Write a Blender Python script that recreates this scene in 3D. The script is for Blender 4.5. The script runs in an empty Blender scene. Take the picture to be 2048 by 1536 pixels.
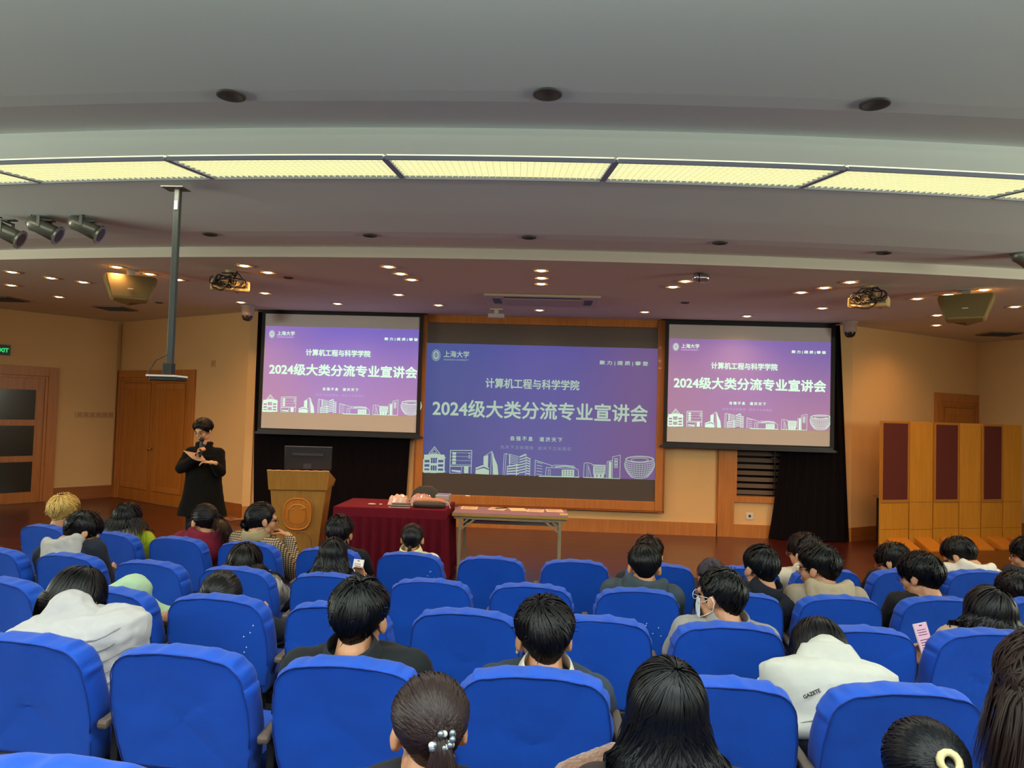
import bpy, bmesh, math, random
from mathutils import Vector, Matrix
V = Vector
SC = bpy.context.scene
COL = SC.collection

# ------------------------------------------------------------------ camera
CAM = V((0, 0, 1.92)); FPX = 1480.0
PIT, ROL, YAW = math.radians(2.19), math.radians(1.71), math.radians(2.8)
_w = V((-math.sin(YAW)*math.cos(PIT), math.cos(YAW)*math.cos(PIT), math.sin(PIT)))
_r = V((math.cos(YAW), math.sin(YAW), 0)); _u = _r.cross(_w)
CR = math.cos(ROL)*_r + math.sin(ROL)*_u
CU = -math.sin(ROL)*_r + math.cos(ROL)*_u
cd = bpy.data.cameras.new('camera'); cd.sensor_width = 36; cd.lens = 36*FPX/2048
cd.clip_start = .05; cd.clip_end = 100
cam = bpy.data.objects.new('camera', cd); COL.objects.link(cam)
cam.matrix_world = Matrix(((CR.x, CU.x, -_w.x, CAM.x), (CR.y, CU.y, -_w.y, CAM.y), (CR.z, CU.z, -_w.z, CAM.z), (0, 0, 0, 1)))
SC.camera = cam

def ray(px, py): return _w + (px-1024)/FPX*CR + (768-py)/FPX*CU
def atY(px, py, Y): d = ray(px, py); return CAM + d*(Y/d.y)
def atz(px, py, z): d = ray(px, py); return CAM + d*((z-CAM.z)/d.z)
def onwall(px, P, Q, py=800):
    d = ray(px, py); n = V((Q[1]-P[1], -(Q[0]-P[0]), 0)); P3 = V((P[0], P[1], 0))
    t = (P3-CAM).dot(n)/d.dot(n); return CAM + d*t

# ------------------------------------------------------------------ light and exposure
SC.view_settings.view_transform = 'Standard'; SC.view_settings.look = 'None'
SC.view_settings.gamma = 1; SC.view_settings.use_curve_mapping = False
SC.view_settings.exposure = 0.0
wd = bpy.data.worlds.new('world'); SC.world = wd; wd.use_nodes = True
wd.node_tree.nodes['Background'].inputs[0].default_value = (.02, .02, .022, 1)
SC.cycles.max_bounces = 6; SC.cycles.diffuse_bounces = 3; SC.cycles.glossy_bounces = 3
SC.cycles.transmission_bounces = 4; SC.cycles.caustics_reflective = False; SC.cycles.caustics_refractive = False
SC.cycles.sample_clamp_indirect = 4
DOWN_W = 44.0        # warm ceiling downlights over the stage
STRIP_E = 1.0        # radiance of the luminous louvre strip
REAR_W = 76.0        # fluorescent troughs over the audience, per lamp
REAR_C = (.93, .98, 1.0)
WARM = (1.0, .52, .19)

# ------------------------------------------------------------------ helpers
def lin(h):
    h = h.lstrip('#'); o = []
    for i in (0, 2, 4):
        c = int(h[i:i+2], 16)/255; o.append(c/12.92 if c <= .04045 else ((c+.055)/1.055)**2.4)
    return tuple(o)+(1,)
MATS = {}
def mat(name, col, rough=.6, metal=0, spec=.5, noise=None, bump=None, emit=None, estr=1, alpha=1, coat=0, sheen=0, trans=0):
    if name in MATS: return MATS[name]
    m = bpy.data.materials.new(name); m.use_nodes = True; nt = m.node_tree; b = nt.nodes['Principled BSDF']
    c = lin(col) if isinstance(col, str) else tuple(col)+(1,)
    b.inputs['Base Color'].default_value = c; b.inputs['Roughness'].default_value = rough
    b.inputs['Metallic'].default_value = metal; b.inputs['Specular IOR Level'].default_value = spec
    b.inputs['Alpha'].default_value = alpha; b.inputs['Coat Weight'].default_value = coat
    b.inputs['Sheen Weight'].default_value = sheen; b.inputs['Transmission Weight'].default_value = trans
    if emit:
        b.inputs['Emission Color'].default_value = lin(emit); b.inputs['Emission Strength'].default_value = estr
    if noise or bump:
        tc = nt.nodes.new('ShaderNodeTexCoord')
    if noise:      # (scale, darkening, (sx,sy,sz))
        mp = nt.nodes.new('ShaderNodeMapping'); mp.inputs['Scale'].default_value = noise[2] if len(noise) > 2 else (1, 1, 1)
        n = nt.nodes.new('ShaderNodeTexNoise'); n.inputs['Scale'].default_value = noise[0]; n.inputs['Detail'].default_value = 5
        r = nt.nodes.new('ShaderNodeMix'); r.data_type = 'RGBA'
        k = noise[1]
        r.inputs['A'].default_value = tuple(x*(1-k) for x in c[:3])+(1,); r.inputs['B'].default_value = tuple(min(1, x*(1+k)) for x in c[:3])+(1,)
        nt.links.new(tc.outputs['Object'], mp.inputs[0]); nt.links.new(mp.outputs[0], n.inputs['Vector'])
        nt.links.new(n.outputs['Fac'], r.inputs['Factor']); nt.links.new(r.outputs['Result'], b.inputs['Base Color'])
    if bump:       # list of (scale, strength, distance)
        prev = None
        for (s, st, di) in bump:
            n = nt.nodes.new('ShaderNodeTexNoise'); n.inputs['Scale'].default_value = s; n.inputs['Detail'].default_value = 3
            nt.links.new(tc.outputs['Object'], n.inputs['Vector'])
            bp = nt.nodes.new('ShaderNodeBump'); bp.inputs['Strength'].default_value = st; bp.inputs['Distance'].default_value = di
            nt.links.new(n.outputs['Fac'], bp.inputs['Height'])
            if prev: nt.links.new(prev.outputs[0], bp.inputs['Normal'])
            prev = bp
        nt.links.new(prev.outputs[0], b.inputs['Normal'])
    MATS[name] = m; return m

def wood(name, c1, c2, rough=.35, scale=3, stretch=(8, 8, .6), coat=.2):
    if name in MATS: return MATS[name]
    m = mat(name, c1, rough, coat=coat); nt = m.node_tree; b = nt.nodes['Principled BSDF']
    tc = nt.nodes.new('ShaderNodeTexCoord'); mp = nt.nodes.new('ShaderNodeMapping'); mp.inputs['Scale'].default_value = stretch
    n = nt.nodes.new('ShaderNodeTexNoise'); n.inputs['Scale'].default_value = scale; n.inputs['Detail'].default_value = 8; n.inputs['Distortion'].default_value = .6
    cr = nt.nodes.new('ShaderNodeValToRGB'); cr.color_ramp.elements[0].color = lin(c1); cr.color_ramp.elements[1].color = lin(c2)
    cr.color_ramp.elements[0].position = .3; cr.color_ramp.elements[1].position = .7
    nt.links.new(tc.outputs['Object'], mp.inputs[0]); nt.links.new(mp.outputs[0], n.inputs['Vector'])
    nt.links.new(n.outputs['Fac'], cr.inputs[0]); nt.links.new(cr.outputs[0], b.inputs['Base Color'])
    return m

def tag(o, label=None, cat=None, group=None, kind=None):
    if label: o['label'] = label
    if cat: o['category'] = cat
    if group: o['group'] = group
    if kind: o['kind'] = kind
    return o
def empty(name, loc, label, cat, group=None, rz=0):
    o = bpy.data.objects.new(name, None); COL.objects.link(o); o.location = loc; o.rotation_euler = (0, 0, rz)
    o.empty_display_size = .1
    return tag(o, label, cat, group)

class MB:
    def __init__(s): s.v = []; s.f = []; s.off = V((0, 0, 0))
    def add(s, vs, fs):
        b = len(s.v); s.v += [tuple(V(v)) for v in vs]; s.f += [tuple(b+i for i in f) for f in fs]; return s
    def box(s, c, d, R=None):
        c = V(c); x, y, z = d[0]/2, d[1]/2, d[2]/2
        P = [V((i*x, j*y, k*z)) for i in (-1, 1) for j in (-1, 1) for k in (-1, 1)]
        if R is not None: P = [R @ p for p in P]
        return s.add([c+p for p in P], [(0, 1, 3, 2), (4, 6, 7, 5), (0, 4, 5, 1), (2, 3, 7, 6), (0, 2, 6, 4), (1, 5, 7, 3)])
    def bb(s, a, b):
        a = V(a); b = V(b); return s.box((a+b)/2, (abs(b.x-a.x), abs(b.y-a.y), abs(b.z-a.z)))
    def quadbar(s, p, q, n, w, t):      # flat bar p->q, width w along side, thickness t along n
        p = V(p); q = V(q); d = (q-p).normalized(); n = V(n).normalized(); sd = d.cross(n).normalized()
        P = [e+a*sd*w/2+b*n*t/2 for e in (p, q) for a in (-1, 1) for b in (-1, 1)]
        return s.add(P, [(0, 2, 3, 1), (4, 5, 7, 6), (0, 1, 5, 4), (2, 6, 7, 3), (0, 4, 6, 2), (1, 3, 7, 5)])
    def cap(s, p, q, r1, r2=None, n=12, m=3):
        p = V(p); q = V(q); r2 = r1 if r2 is None else r2; d = q-p
        d = d.normalized() if d.length > 1e-6 else V((0, 0, 1))
        a = d.orthogonal().normalized(); b = d.cross(a); vs = [p-d*r1]; fs = []
        rings = [(p, r1, -math.pi/2+(i+1)/(m+1)*math.pi/2) for i in range(m)]+[(p, r1, 0), (q, r2, 0)]+[(q, r2, (i+1)/(m+1)*math.pi/2) for i in range(m)]
        for (c, r, t) in rings:
            for k in range(n):
                an = 2*math.pi*k/n; vs.append(c+d*r*math.sin(t)+(a*math.cos(an)+b*math.sin(an))*r*math.cos(t))
        vs.append(q+d*r2); R = len(rings)
        for k in range(n): fs.append((0, 1+(k+1) % n, 1+k))
        for i in range(R-1):
            for k in range(n): fs.append((1+i*n+k, 1+i*n+(k+1) % n, 1+(i+1)*n+(k+1) % n, 1+(i+1)*n+k))
        e = len(vs)-1
        for k in range(n): fs.append((e, 1+(R-1)*n+k, 1+(R-1)*n+(k+1) % n))
        return s.add(vs, fs)
    def ell(s, c, r, R=None, n=16, m=10):
        c = V(c); vs = []; fs = []
        P = [V((0, 0, -r[2]))]
        for i in range(1, m):
            t = -math.pi/2+math.pi*i/m
            for k in range(n):
                a = 2*math.pi*k/n; P.append(V((r[0]*math.cos(t)*math.cos(a), r[1]*math.cos(t)*math.sin(a), r[2]*math.sin(t))))
        P.append(V((0, 0, r[2])))
        if R is not None: P = [R @ x for x in P]
        for k in range(n): fs.append((0, 1+(k+1) % n, 1+k))
        for i in range(m-2):
            for k in range(n): fs.append((1+i*n+k, 1+i*n+(k+1) % n, 1+(i+1)*n+(k+1) % n, 1+(i+1)*n+k))
        e = len(P)-1
        for k in range(n): fs.append((e, 1+(m-2)*n+k, 1+(m-2)*n+(k+1) % n))
        return s.add([c+x for x in P], fs)
    def tube(s, pts, r, n=8, closed=False):
        pts = [V(p) for p in pts]; N = len(pts); rs = r if isinstance(r, (list, tuple)) else [r]*N
        d0 = (pts[1]-pts[0]).normalized(); a = d0.orthogonal().normalized(); vs = []; fs = []
        for i, p in enumerate(pts):
            if closed: d = (pts[(i+1) % N]-pts[i-1]).normalized()
            else: d = (pts[min(i+1, N-1)]-pts[max(i-1, 0)]).normalized()
            a = (a-d*a.dot(d)); a = a.normalized() if a.length > 1e-6 else d.orthogonal().normalized(); b = d.cross(a)
            for k in range(n):
                an = 2*math.pi*k/n; vs.append(p+(a*math.cos(an)+b*math.sin(an))*rs[i])
        L = N if closed else N-1
        for i in range(L):
            j = (i+1) % N
            for k in range(n): fs.append((i*n+k, i*n+(k+1) % n, j*n+(k+1) % n, j*n+k))
        if not closed: fs.append(tuple(range(n-1, -1, -1))); fs.append(tuple((N-1)*n+k for k in range(n)))
        return s.add(vs, fs)
    def loft(s, rings, n=24):           # rings: (center, side vec, front vec, rx, ry)
        vs = []; fs = []; N = len(rings)
        for (c, sx, fy, rx, ry) in rings:
            c = V(c)
            for k in range(n):
                a = 2*math.pi*k/n; vs.append(c+V(sx)*rx*math.cos(a)+V(fy)*ry*math.sin(a))
        for i in range(N-1):
            for k in range(n): fs.append((i*n+k, i*n+(k+1) % n, (i+1)*n+(k+1) % n, (i+1)*n+k))
        fs.append(tuple(range(n-1, -1, -1))); fs.append(tuple((N-1)*n+k for k in range(n)))
        return s.add(vs, fs)
    def disc(s, c, r, n=24, z=None, rot=None):
        c = V(c); P = [V((r*math.cos(2*math.pi*k/n), r*math.sin(2*math.pi*k/n), 0)) for k in range(n)]
        if rot is not None: P = [rot @ p for p in P]
        return s.add([c+p for p in P], [tuple(range(n))])
    def lathe(s, c, prof, n=24, rot=None):   # prof [(r,z)]
        c = V(c); vs = []; fs = []
        for (r, z) in prof:
            for k in range(n):
                a = 2*math.pi*k/n; p = V((r*math.cos(a), r*math.sin(a), z)); vs.append(c+(rot @ p if rot is not None else p))
        for i in range(len(prof)-1):
            for k in range(n): fs.append((i*n+k, i*n+(k+1) % n, (i+1)*n+(k+1) % n, (i+1)*n+k))
        return s.add(vs, fs)
    def prism(s, poly, e):               # poly list of Vectors, extrude vector e
        n = len(poly); e = V(e); P = [V(p) for p in poly]
        return s.add(P+[p+e for p in P], [tuple(range(n))[::-1], tuple(range(n, 2*n))]+[(k, (k+1) % n, n+(k+1) % n, n+k) for k in range(n)])
    def build(s, name, m, parent=None, smooth=False, local=True, bevel=0):
        me = bpy.data.meshes.new(name); off = V((0, 0, 0)); rz = 0
        vs = s.v
        if parent is not None and not local:
            T = Matrix.Translation(parent.location) @ Matrix.Rotation(parent.rotation_euler.z, 4, 'Z')
            if parent.parent is not None: T = Matrix.Translation(parent.parent.location) @ Matrix.Rotation(parent.parent.rotation_euler.z, 4, 'Z') @ T
            Ti = T.inverted(); vs = [tuple(Ti @ V(v)) for v in s.v]
        me.from_pydata(vs, [], s.f); me.update()
        if smooth: me.polygons.foreach_set('use_smooth', [True]*len(me.polygons))
        me.materials.append(m); o = bpy.data.objects.new(name, me); COL.objects.link(o)
        if parent is not None: o.parent = parent
        if bevel:
            b = o.modifiers.new('bevel', 'BEVEL'); b.width = bevel; b.segments = 2; b.limit_method = 'ANGLE'
        return o
def struct(name, mb, m, **k):
    o = mb.build(name, m, **k); o['kind'] = 'structure'; return o
def blobmods(o, voxel, smooth=4, disp=0, dscale=.12):
    r = o.modifiers.new('remesh', 'REMESH'); r.mode = 'VOXEL'; r.voxel_size = voxel; r.use_smooth_shade = True
    if smooth:
        s = o.modifiers.new('smooth', 'SMOOTH'); s.factor = .5; s.iterations = smooth
    if disp:
        t = bpy.data.textures.new('folds', 'CLOUDS'); t.noise_scale = dscale; t.noise_depth = 2
        d = o.modifiers.new('folds', 'DISPLACE'); d.texture = t; d.strength = disp; d.mid_level = .5; d.texture_coords = 'LOCAL'
    return o
def text_mesh(name, body, size, m, M, parent=None, bold=0, extr=0, align='LEFT', spacing=1, fit=None):
    c = bpy.data.curves.new('t', 'FONT'); c.body = body; c.size = size; c.align_x = align; c.offset = bold; c.extrude = extr
    c.offset = 0; c.space_character = spacing; c.resolution_u = 3
    o = bpy.data.objects.new('t', c); COL.objects.link(o)
    me = bpy.data.meshes.new_from_object(o.evaluated_get(bpy.context.evaluated_depsgraph_get()))
    bpy.data.objects.remove(o); bpy.data.curves.remove(c)
    xs = [v.co.x for v in me.vertices]; ys = [v.co.y for v in me.vertices]
    if fit:      # (x0,y0,x1,y1) box to fill
        sx = (fit[2]-fit[0])/(max(xs)-min(xs)); sy = (fit[3]-fit[1])/(max(ys)-min(ys)); mx, my = min(xs), min(ys)
        for v in me.vertices: v.co.x = fit[0]+(v.co.x-mx)*sx; v.co.y = fit[1]+(v.co.y-my)*sy
    if bold and fit:      # heavier strokes: the outline laid down again a hair to each side
        vs = [v.co.copy() for v in me.vertices]; fs = [tuple(p.vertices) for p in me.polygons]; n = len(vs); V2 = list(vs); F2 = list(fs)
        for k, (dx, dy) in enumerate(((-1, 0), (1, 0), (0, 1), (0, -1), (.7, .7), (-.7, -.7), (.7, -.7), (-.7, .7))):
            V2 += [v+V((dx*bold, dy*bold, 0)) for v in vs]; F2 += [tuple(i+n*(k+1) for i in f) for f in fs]
        me = bpy.data.meshes.new(name); me.from_pydata(V2, [], F2)
    me.transform(M); me.name = name; me.materials.clear(); me.materials.append(m)
    r = bpy.data.objects.new(name, me); COL.objects.link(r)
    if parent is not None: r.parent = parent
    return r
def copy_tree(o, parent=None):
    c = o.copy(); COL.objects.link(c)
    if parent is not None: c.parent = parent
    for ch in list(o.children): copy_tree(ch, c)
    return c
rnd = random.Random(7)

# ------------------------------------------------------------------ room materials
M_wall = mat('wall_paint', '#e2b67c', .75, noise=(1.3, .06), bump=[(60, .05, .01)])
M_ceil = mat('ceiling_paint', '#e6e9e2', .85, noise=(.8, .03))
M_ceil2 = mat('stage_ceiling_paint', '#ddd2c0', .8, noise=(.8, .03))
M_wood = wood('oak_veneer', '#b06a2c', '#c47c36', .38)
M_wooddk = wood('door_veneer', '#a8621f', '#bd7429', .35)
M_base = wood('skirting_veneer', '#8c4e20', '#a05c28', .35, stretch=(1, 1, 8))
M_yel = wood('maple_veneer', '#c4831f', '#d28f2a', .45)
M_black = mat('black_cloth', '#100b0f', .97, sheen=0, spec=.1)
M_dark = mat('dark_metal', '#24221f', .45, metal=.3)
M_blackpl = mat('black_plastic', '#101012', .4)
M_white = mat('white_plastic', '#d8d2c6', .45)
M_grey = mat('grey_plastic', '#a8a39a', .5)
M_chrome = mat('chrome', '#d0d0d0', .18, metal=1)

# wood stage floor of reddish boards
def floor_mat():
    m = bpy.data.materials.new('red_board_floor'); m.use_nodes = True; nt = m.node_tree; b = nt.nodes['Principled BSDF']
    tc = nt.nodes.new('ShaderNodeTexCoord'); br = nt.nodes.new('ShaderNodeTexBrick')
    br.inputs['Scale'].default_value = 1; br.inputs['Brick Width'].default_value = 1.1; br.inputs['Row Height'].default_value = .095
    br.inputs['Mortar Size'].default_value = .0015; br.inputs['Color1'].default_value = lin('#501e1d'); br.inputs['Color2'].default_value = lin('#682927')
    br.inputs['Mortar'].default_value = lin('#45140f'); br.offset = .37
    mp = nt.nodes.new('ShaderNodeMapping'); mp.inputs['Scale'].default_value = (.8, 14, 1)
    n = nt.nodes.new('ShaderNodeTexNoise'); n.inputs['Scale'].default_value = 2; n.inputs['Detail'].default_value = 5
    mx = nt.nodes.new('ShaderNodeMix'); mx.data_type = 'RGBA'; mx.blend_type = 'MULTIPLY'; mx.inputs['Factor'].default_value = .85
    nt.links.new(tc.outputs['Object'], br.inputs['Vector']); nt.links.new(tc.outputs['Object'], mp.inputs[0]); nt.links.new(mp.outputs[0], n.inputs['Vector'])
    nt.links.new(br.outputs['Color'], mx.inputs['A']); nt.links.new(n.outputs['Color'], mx.inputs['B']); nt.links.new(mx.outputs['Result'], b.inputs['Base Color'])
    b.inputs['Roughness'].default_value = .28; b.inputs['Coat Weight'].default_value = .25; b.inputs['Coat Roughness'].default_value = .2
    return m
M_floor = floor_mat()
M_aisle = mat('dark_carpet', '#1a1c26', .95, noise=(90, .3))

# ------------------------------------------------------------------ room shell
YW = 12.3; ZC = 3.5; ZT = 4.1
FL, FR = -5.08, 4.95
LC = (-8.6, 14.45); LE = (-10.4, 11.9); RC = (8.05, 14.32); RE = (9.5, 12.4)
def wallseg(name, P, Q, m, z0=0, z1=ZT, thick=.15):
    P = V((P[0], P[1], 0)); Q = V((Q[0], Q[1], 0)); d = (Q-P).normalized(); n = V((d.y, -d.x, 0))
    if n.dot(-P) < 0: n = -n
    mb = MB(); mb.prism([P+V((0, 0, z0)), Q+V((0, 0, z0)), Q+V((0, 0, z1)), P+V((0, 0, z1))], -n*thick); return struct(name, mb, m)
# window opening in the front wall (x 3.09..3.85, z .67..1.55)
WX0, WX1, WZ0, WZ1 = 3.09, 4.2, .67, 1.62
mb = MB(); mb.bb((FL, YW, 0), (WX0, YW+.15, ZT)); mb.bb((WX1, YW, 0), (FR, YW+.15, ZT))
mb.bb((WX0, YW, 0), (WX1, YW+.15, WZ0)); mb.bb((WX0, YW, WZ1), (WX1, YW+.15, ZT)); struct('wall_front', mb, M_wall)
wallseg('wall_front_left_wing', (FL, YW), LC, M_wall); wallseg('wall_left_corner', LC, LE, M_wall)
wallseg('wall_front_right_wing', (FR, YW), RC, M_wall); wallseg('wall_right_corner', RC, RE, M_wall)
wallseg('wall_left', LE, (-10.4, -8), M_wall, z0=-.2); wallseg('wall_right', RE, (9.5, -8), M_wall, z0=-.2)
mb = MB(); mb.bb((-10.6, -8.15, -.2), (9.7, -8, ZT)); struct('wall_back', mb, M_wall)
# stage floor
mb = MB(); mb.bb((-11, 4.6, -.2), (10.5, 15, 0)); struct('floor', mb, M_floor)
# raked audience floor: curved terraces
ROWY = {1: 5.43, 2: 4.43, 3: 3.37, 4: 2.38, 5: 1.36}
ROWF = {1: 0, 2: .04, 3: .15, 4: .245, 5: .375}; CHH = .87
def arc(y0, x, R=34.0, xc=.4): return y0+(x-xc)**2/R
edges = [4.97, 3.93, 2.9, 1.9, .85, -.2]; zs = [.04, .15, .245, .375, .5]
mb = MB(); N = 40
for i in range(5):
    y1, y0, z = edges[i], edges[i+1], zs[i]
    for k in range(N):
        x0 = -10.4+19.9*k/N; x1 = -10.4+19.9*(k+1)/N
        f = lambda y, x: arc(y, x)
        a = [V((x0, arc(y0, x0), z)), V((x1, arc(y0, x1), z)), V((x1, f(y1, x1), z)), V((x0, f(y1, x0), z))]
        mb.add(a, [(0, 1, 2, 3)])
        zn = zs[i+1] if i < 4 else .6
        mb.add([V((x0, arc(y0, x0), z)), V((x1, arc(y0, x1), z)), V((x1, arc(y0, x1), zn)), V((x0, arc(y0, x0), zn))], [(0, 3, 2, 1)])
mb.add([(-10.4, -8, .6), (9.5, -8, .6)]+[(9.5, arc(-.2, 9.5), .6), (-10.4, arc(-.2, -10.4), .6)], [(0, 1, 2, 3)])
for k in range(N):
    x0 = -10.4+19.9*k/N; x1 = -10.4+19.9*(k+1)/N; mb.add([(x0, arc(4.97, x0), 0), (x1, arc(4.97, x1), 0), (x1, arc(4.97, x1), .04), (x0, arc(4.97, x0), .04)], [(0, 1, 2, 3)])
struct('floor_audience', mb, M_aisle)

# ceilings as swept profiles along shallow arcs
def carc(y0, x): return y0+(x+.5)**2/60
def sweep(name, prof, m, N=48, x0=-10.6, x1=9.8, end=None):
    mb = MB(); vs = []; fs = []; n = len(prof)
    for k in range(N+1):
        x = x0+(x1-x0)*k/N
        for (y, z, cv) in prof: vs.append(V((x, carc(y, x) if cv else y, z)))
    for k in range(N):
        for j in range(n-1):
            a = k*n+j; fs.append((a, a+1, a+n+1, a+n))
    mb.add(vs, fs); return struct(name, mb, m, smooth=False)
sweep('ceiling_rear', [(-8.1, 3.80, 0), (-2, 3.80, 0), (3.2, 3.79, 1), (4.2, 3.775, 1), (4.36, 3.78, 1), (5.06, 3.89, 1), (5.065, 3.89, 1)], M_ceil)
sweep('ceiling_middle', [(5.06, 3.90, 1), (5.06, 3.70, 1), (5.075, 3.718, 1), (5.57, 3.718, 1), (5.585, 3.695, 1), (6.3, 3.61, 1), (6.75, 3.565, 1), (6.95, 3.565, 1), (7.6, 3.61, 1)], M_ceil)
sweep('ceiling_stage', [(7.6, 3.62, 1), (7.6, 3.5, 1), (8.2, 3.5, 0) if 0 else (8.0, 3.5, 1), (15, 3.5, 0)], M_ceil2)
mb = MB(); mb.bb((-10.6, -8.1, 4.1), (9.8, 15, 4.15)); struct('ceiling_slab', mb, M_ceil)

# ------------------------------------------------------------------ baseboards, pilasters, doors
def along(P, Q, a, b, z0, z1, d, mb):    # board on wall segment, from point a to b (world xy on wall), depth d
    P = V((P[0], P[1], 0)); Q = V((Q[0], Q[1], 0)); u = (Q-P).normalized(); n = V((u.y, -u.x, 0))
    if n.dot(-P) < 0: n = -n
    A = P+u*a; B = P+u*b
    mb.prism([A+V((0, 0, z0)), B+V((0, 0, z0)), B+V((0, 0, z1)), A+V((0, 0, z1))], n*d); return mb
def tpar(P, Q, pt):
    P = V((P[0], P[1], 0)); Q = V((Q[0], Q[1], 0)); return (V((pt.x, pt.y, 0))-P).dot((Q-P).normalized())
P0 = (FL, YW); R0 = (FR, YW)
dt0 = tpar(P0, LC, onwall(391, P0, LC)); dt1 = tpar(P0, LC, onwall(236, P0, LC))
LL = (V(LC)-V(P0)).length
mb = MB(); along(P0, LC, .0, dt0, 0, .24, .025, mb); struct('baseboard_left_wing', mb, M_base)
mb = MB(); mb.bb((FL, YW-.03, 0), (WX0-.28, YW, .21)); mb.bb((WX0-.02, YW-.03, 0), (FR, YW, .21)); struct('baseboard_front', mb, M_wood)
rd0 = tpar(R0, RC, onwall(1868, R0, RC)); rd1 = tpar(R0, RC, onwall(1961, R0, RC)); RLn = (V(RC)-V(R0)).length
mb = MB(); along(R0, RC, 0, rd0, 0, .22, .025, mb); along(R0, RC, rd1, RLn-.03, 0, .22, .025, mb); struct('baseboard_right_wing', mb, M_base)
mb = MB(); along(RC, RE, .03, 2.2, 0, .22, .025, mb); struct('baseboard_right', mb, M_base)
bt0 = tpar(LC, LE, onwall(114, LC, LE)); 
mb = MB(); along(LC, LE, .03, bt0, 0, .24, .025, mb); struct('baseboard_left', mb, M_base)

def wall_root(name, P, Q, a, kind=None, label=None, cat=None):
    P3 = V((P[0], P[1], 0)); u = (V((Q[0], Q[1], 0))-P3).normalized(); n = V((u.y, -u.x, 0))
    flip = n.dot(-P3) < 0
    o = bpy.data.objects.new(name, None); COL.objects.link(o); o.location = P3+u*a
    # local x along wall to the viewer's right, local -y out into the room
    r = -u if u.x < 0 else u
    o.rotation_euler = (0, 0, math.atan2(r.y, r.x)); o.empty_display_size = .1
    if kind: o['kind'] = kind
    if label: tag(o, label, cat)
    return o
def door(name, P, Q, a0, a1, H, fw, leaves, style):
    am = (a0+a1)/2; W = abs(a1-a0); r = wall_root(name, P, Q, am, 'structure')
    w = W/2; mb = MB()
    mb.bb((-w, -.05, 0), (-w+fw, .0, H)); mb.bb((w-fw, -.05, 0), (w, .0, H)); mb.bb((-w+fw, -.05, H-fw), (w-fw, .0, H))
    mb.bb((-w+fw, -.03, 0), (-w+fw+.05, .0, H-fw)); mb.bb((w-fw-.05, -.03, 0), (w-fw, .0, H-fw)); mb.bb((-w+fw+.05, -.03, H-fw-.05), (w-fw-.05, .0, H-fw))
    mb.build('door_frame', M_wood, r, bevel=.004)
    iw = w-fw-.05; ih = H-fw-.05; lw = 2*iw/leaves
    for k in range(leaves):
        x0 = -iw+k*lw; x1 = x0+lw-.006
        mb = MB(); mb.bb((x0, -.018, .01), (x1, -.002, ih)); leaf = mb.build('door_leaf', M_wooddk, r)
        if style == 'panel':
            mb = MB(); f = .1
            for (a, b, c, d) in ((x0+f, x1-f, .24, .34), (x0+f, x1-f, ih-.17, ih-.07)):
                mb.bb((a, -.026, c), (b, -.018, d))
            mb.bb((x0+f, -.022, .36), (x0+f+.08, -.018, ih-.2)); mb.bb((x1-f-.08, -.022, .36), (x1-f, -.018, ih-.2))
            mb.build('moulding', M_wood, leaf)
            g = MB(); gc = mat('groove', '#6a3a12', .7)
            for (a, b, c, d) in ((x0+f-.008, x0+f, .23, ih-.06), (x1-f, x1-f+.008, .23, ih-.06), (x0+f-.008, x1-f+.008, .222, .23), (x0+f-.008, x1-f+.008, ih-.06, ih-.052)):
                g.bb((a, -.0195, c), (b, -.018, d))
            g.build('groove', gc, leaf)
        else:
            rows = 3; gl = mat('door_glass', '#1b1714', .16, spec=.6)
            for j in range(rows):
                z0 = .2+j*(ih-.3)/rows; z1 = z0+(ih-.3)/rows-.11
                mb = MB(); mb.bb((x0+.14, -.022, z0), (x1-.14, -.018, z1)); mb.build('glass_panel', gl, leaf)
    if leaves == 2:
        mb = MB(); kb = mat('brass', '#b08a4a', .25, metal=1)
        for s in (-1, 1):
            k = MB(); k.cap((s*.035, -.02, 1.02), (s*.035, -.07, 1.02), .012, n=10); k.ell((s*.035, -.08, 1.02), (.026, .02, .026)); k.build('door_knob', kb, r, smooth=True)
    return r
door('door_1', P0, LC, dt0, dt1, 2.52, .14, 2, 'panel')
bt1 = bt0+1.95
door('door_2', LC, LE, bt0, bt1, 2.5, .17, 1, 'glass')
door('door_3', R0, RC, rd0, rd1, 2.5, .15, 1, 'panel')

# pilaster + window frame with blinds on the front wall
mb = MB(); mb.bb((WX0-.28, YW-.05, 0), (WX0-.02, YW, 3.5)); mb.bb((WX0-.30, YW-.03, 0), (WX0-.28, YW, 3.5)); struct('trim_1', mb, M_wood, bevel=.004)
wr = bpy.data.objects.new('window_1', None); COL.objects.link(wr); wr.location = ((WX0+WX1)/2, YW, WZ0); wr['kind'] = 'structure'
hw = (WX1-WX0)/2
mb = MB(); mb.bb((-hw-.03, -.045, -.1), (hw+.05, .02, 0)); mb.bb((-hw-.03, -.045, 0), (-hw+.02, .02, .95)); mb.bb((-hw-.03, -.045, .95), (hw+.05, .02, 1.02)); mb.build('window_frame', M_wood, wr)
mb = MB(); mb.bb((-hw, .14, 0), (hw, .15, .95)); mb.build('window_pane', mat('night_glass', '#0b0a0a', .08), wr)
mb = MB()
for k in range(9):
    z = .06+k*.105; mb.box((0, .05, z), (2*hw-.06, .004, .07), Matrix.Rotation(math.radians(-18+rnd.uniform(-4, 4)), 3, 'X'))
mb.build('blind', mat('brown_blind', '#5c4636', .6), wr)
mb = MB(); mb.cap((.08, -.01, .05), (.08, -.01, .95), .012); mb.bb((.02, -.03, .62), (.12, 0, .64)); mb.bb((.02, -.03, .78), (.12, 0, .80)); mb.ell((.08, -.02, .94), (.02, .02, .02)); mb.build('blind_pole', M_blackpl, wr)
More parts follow.
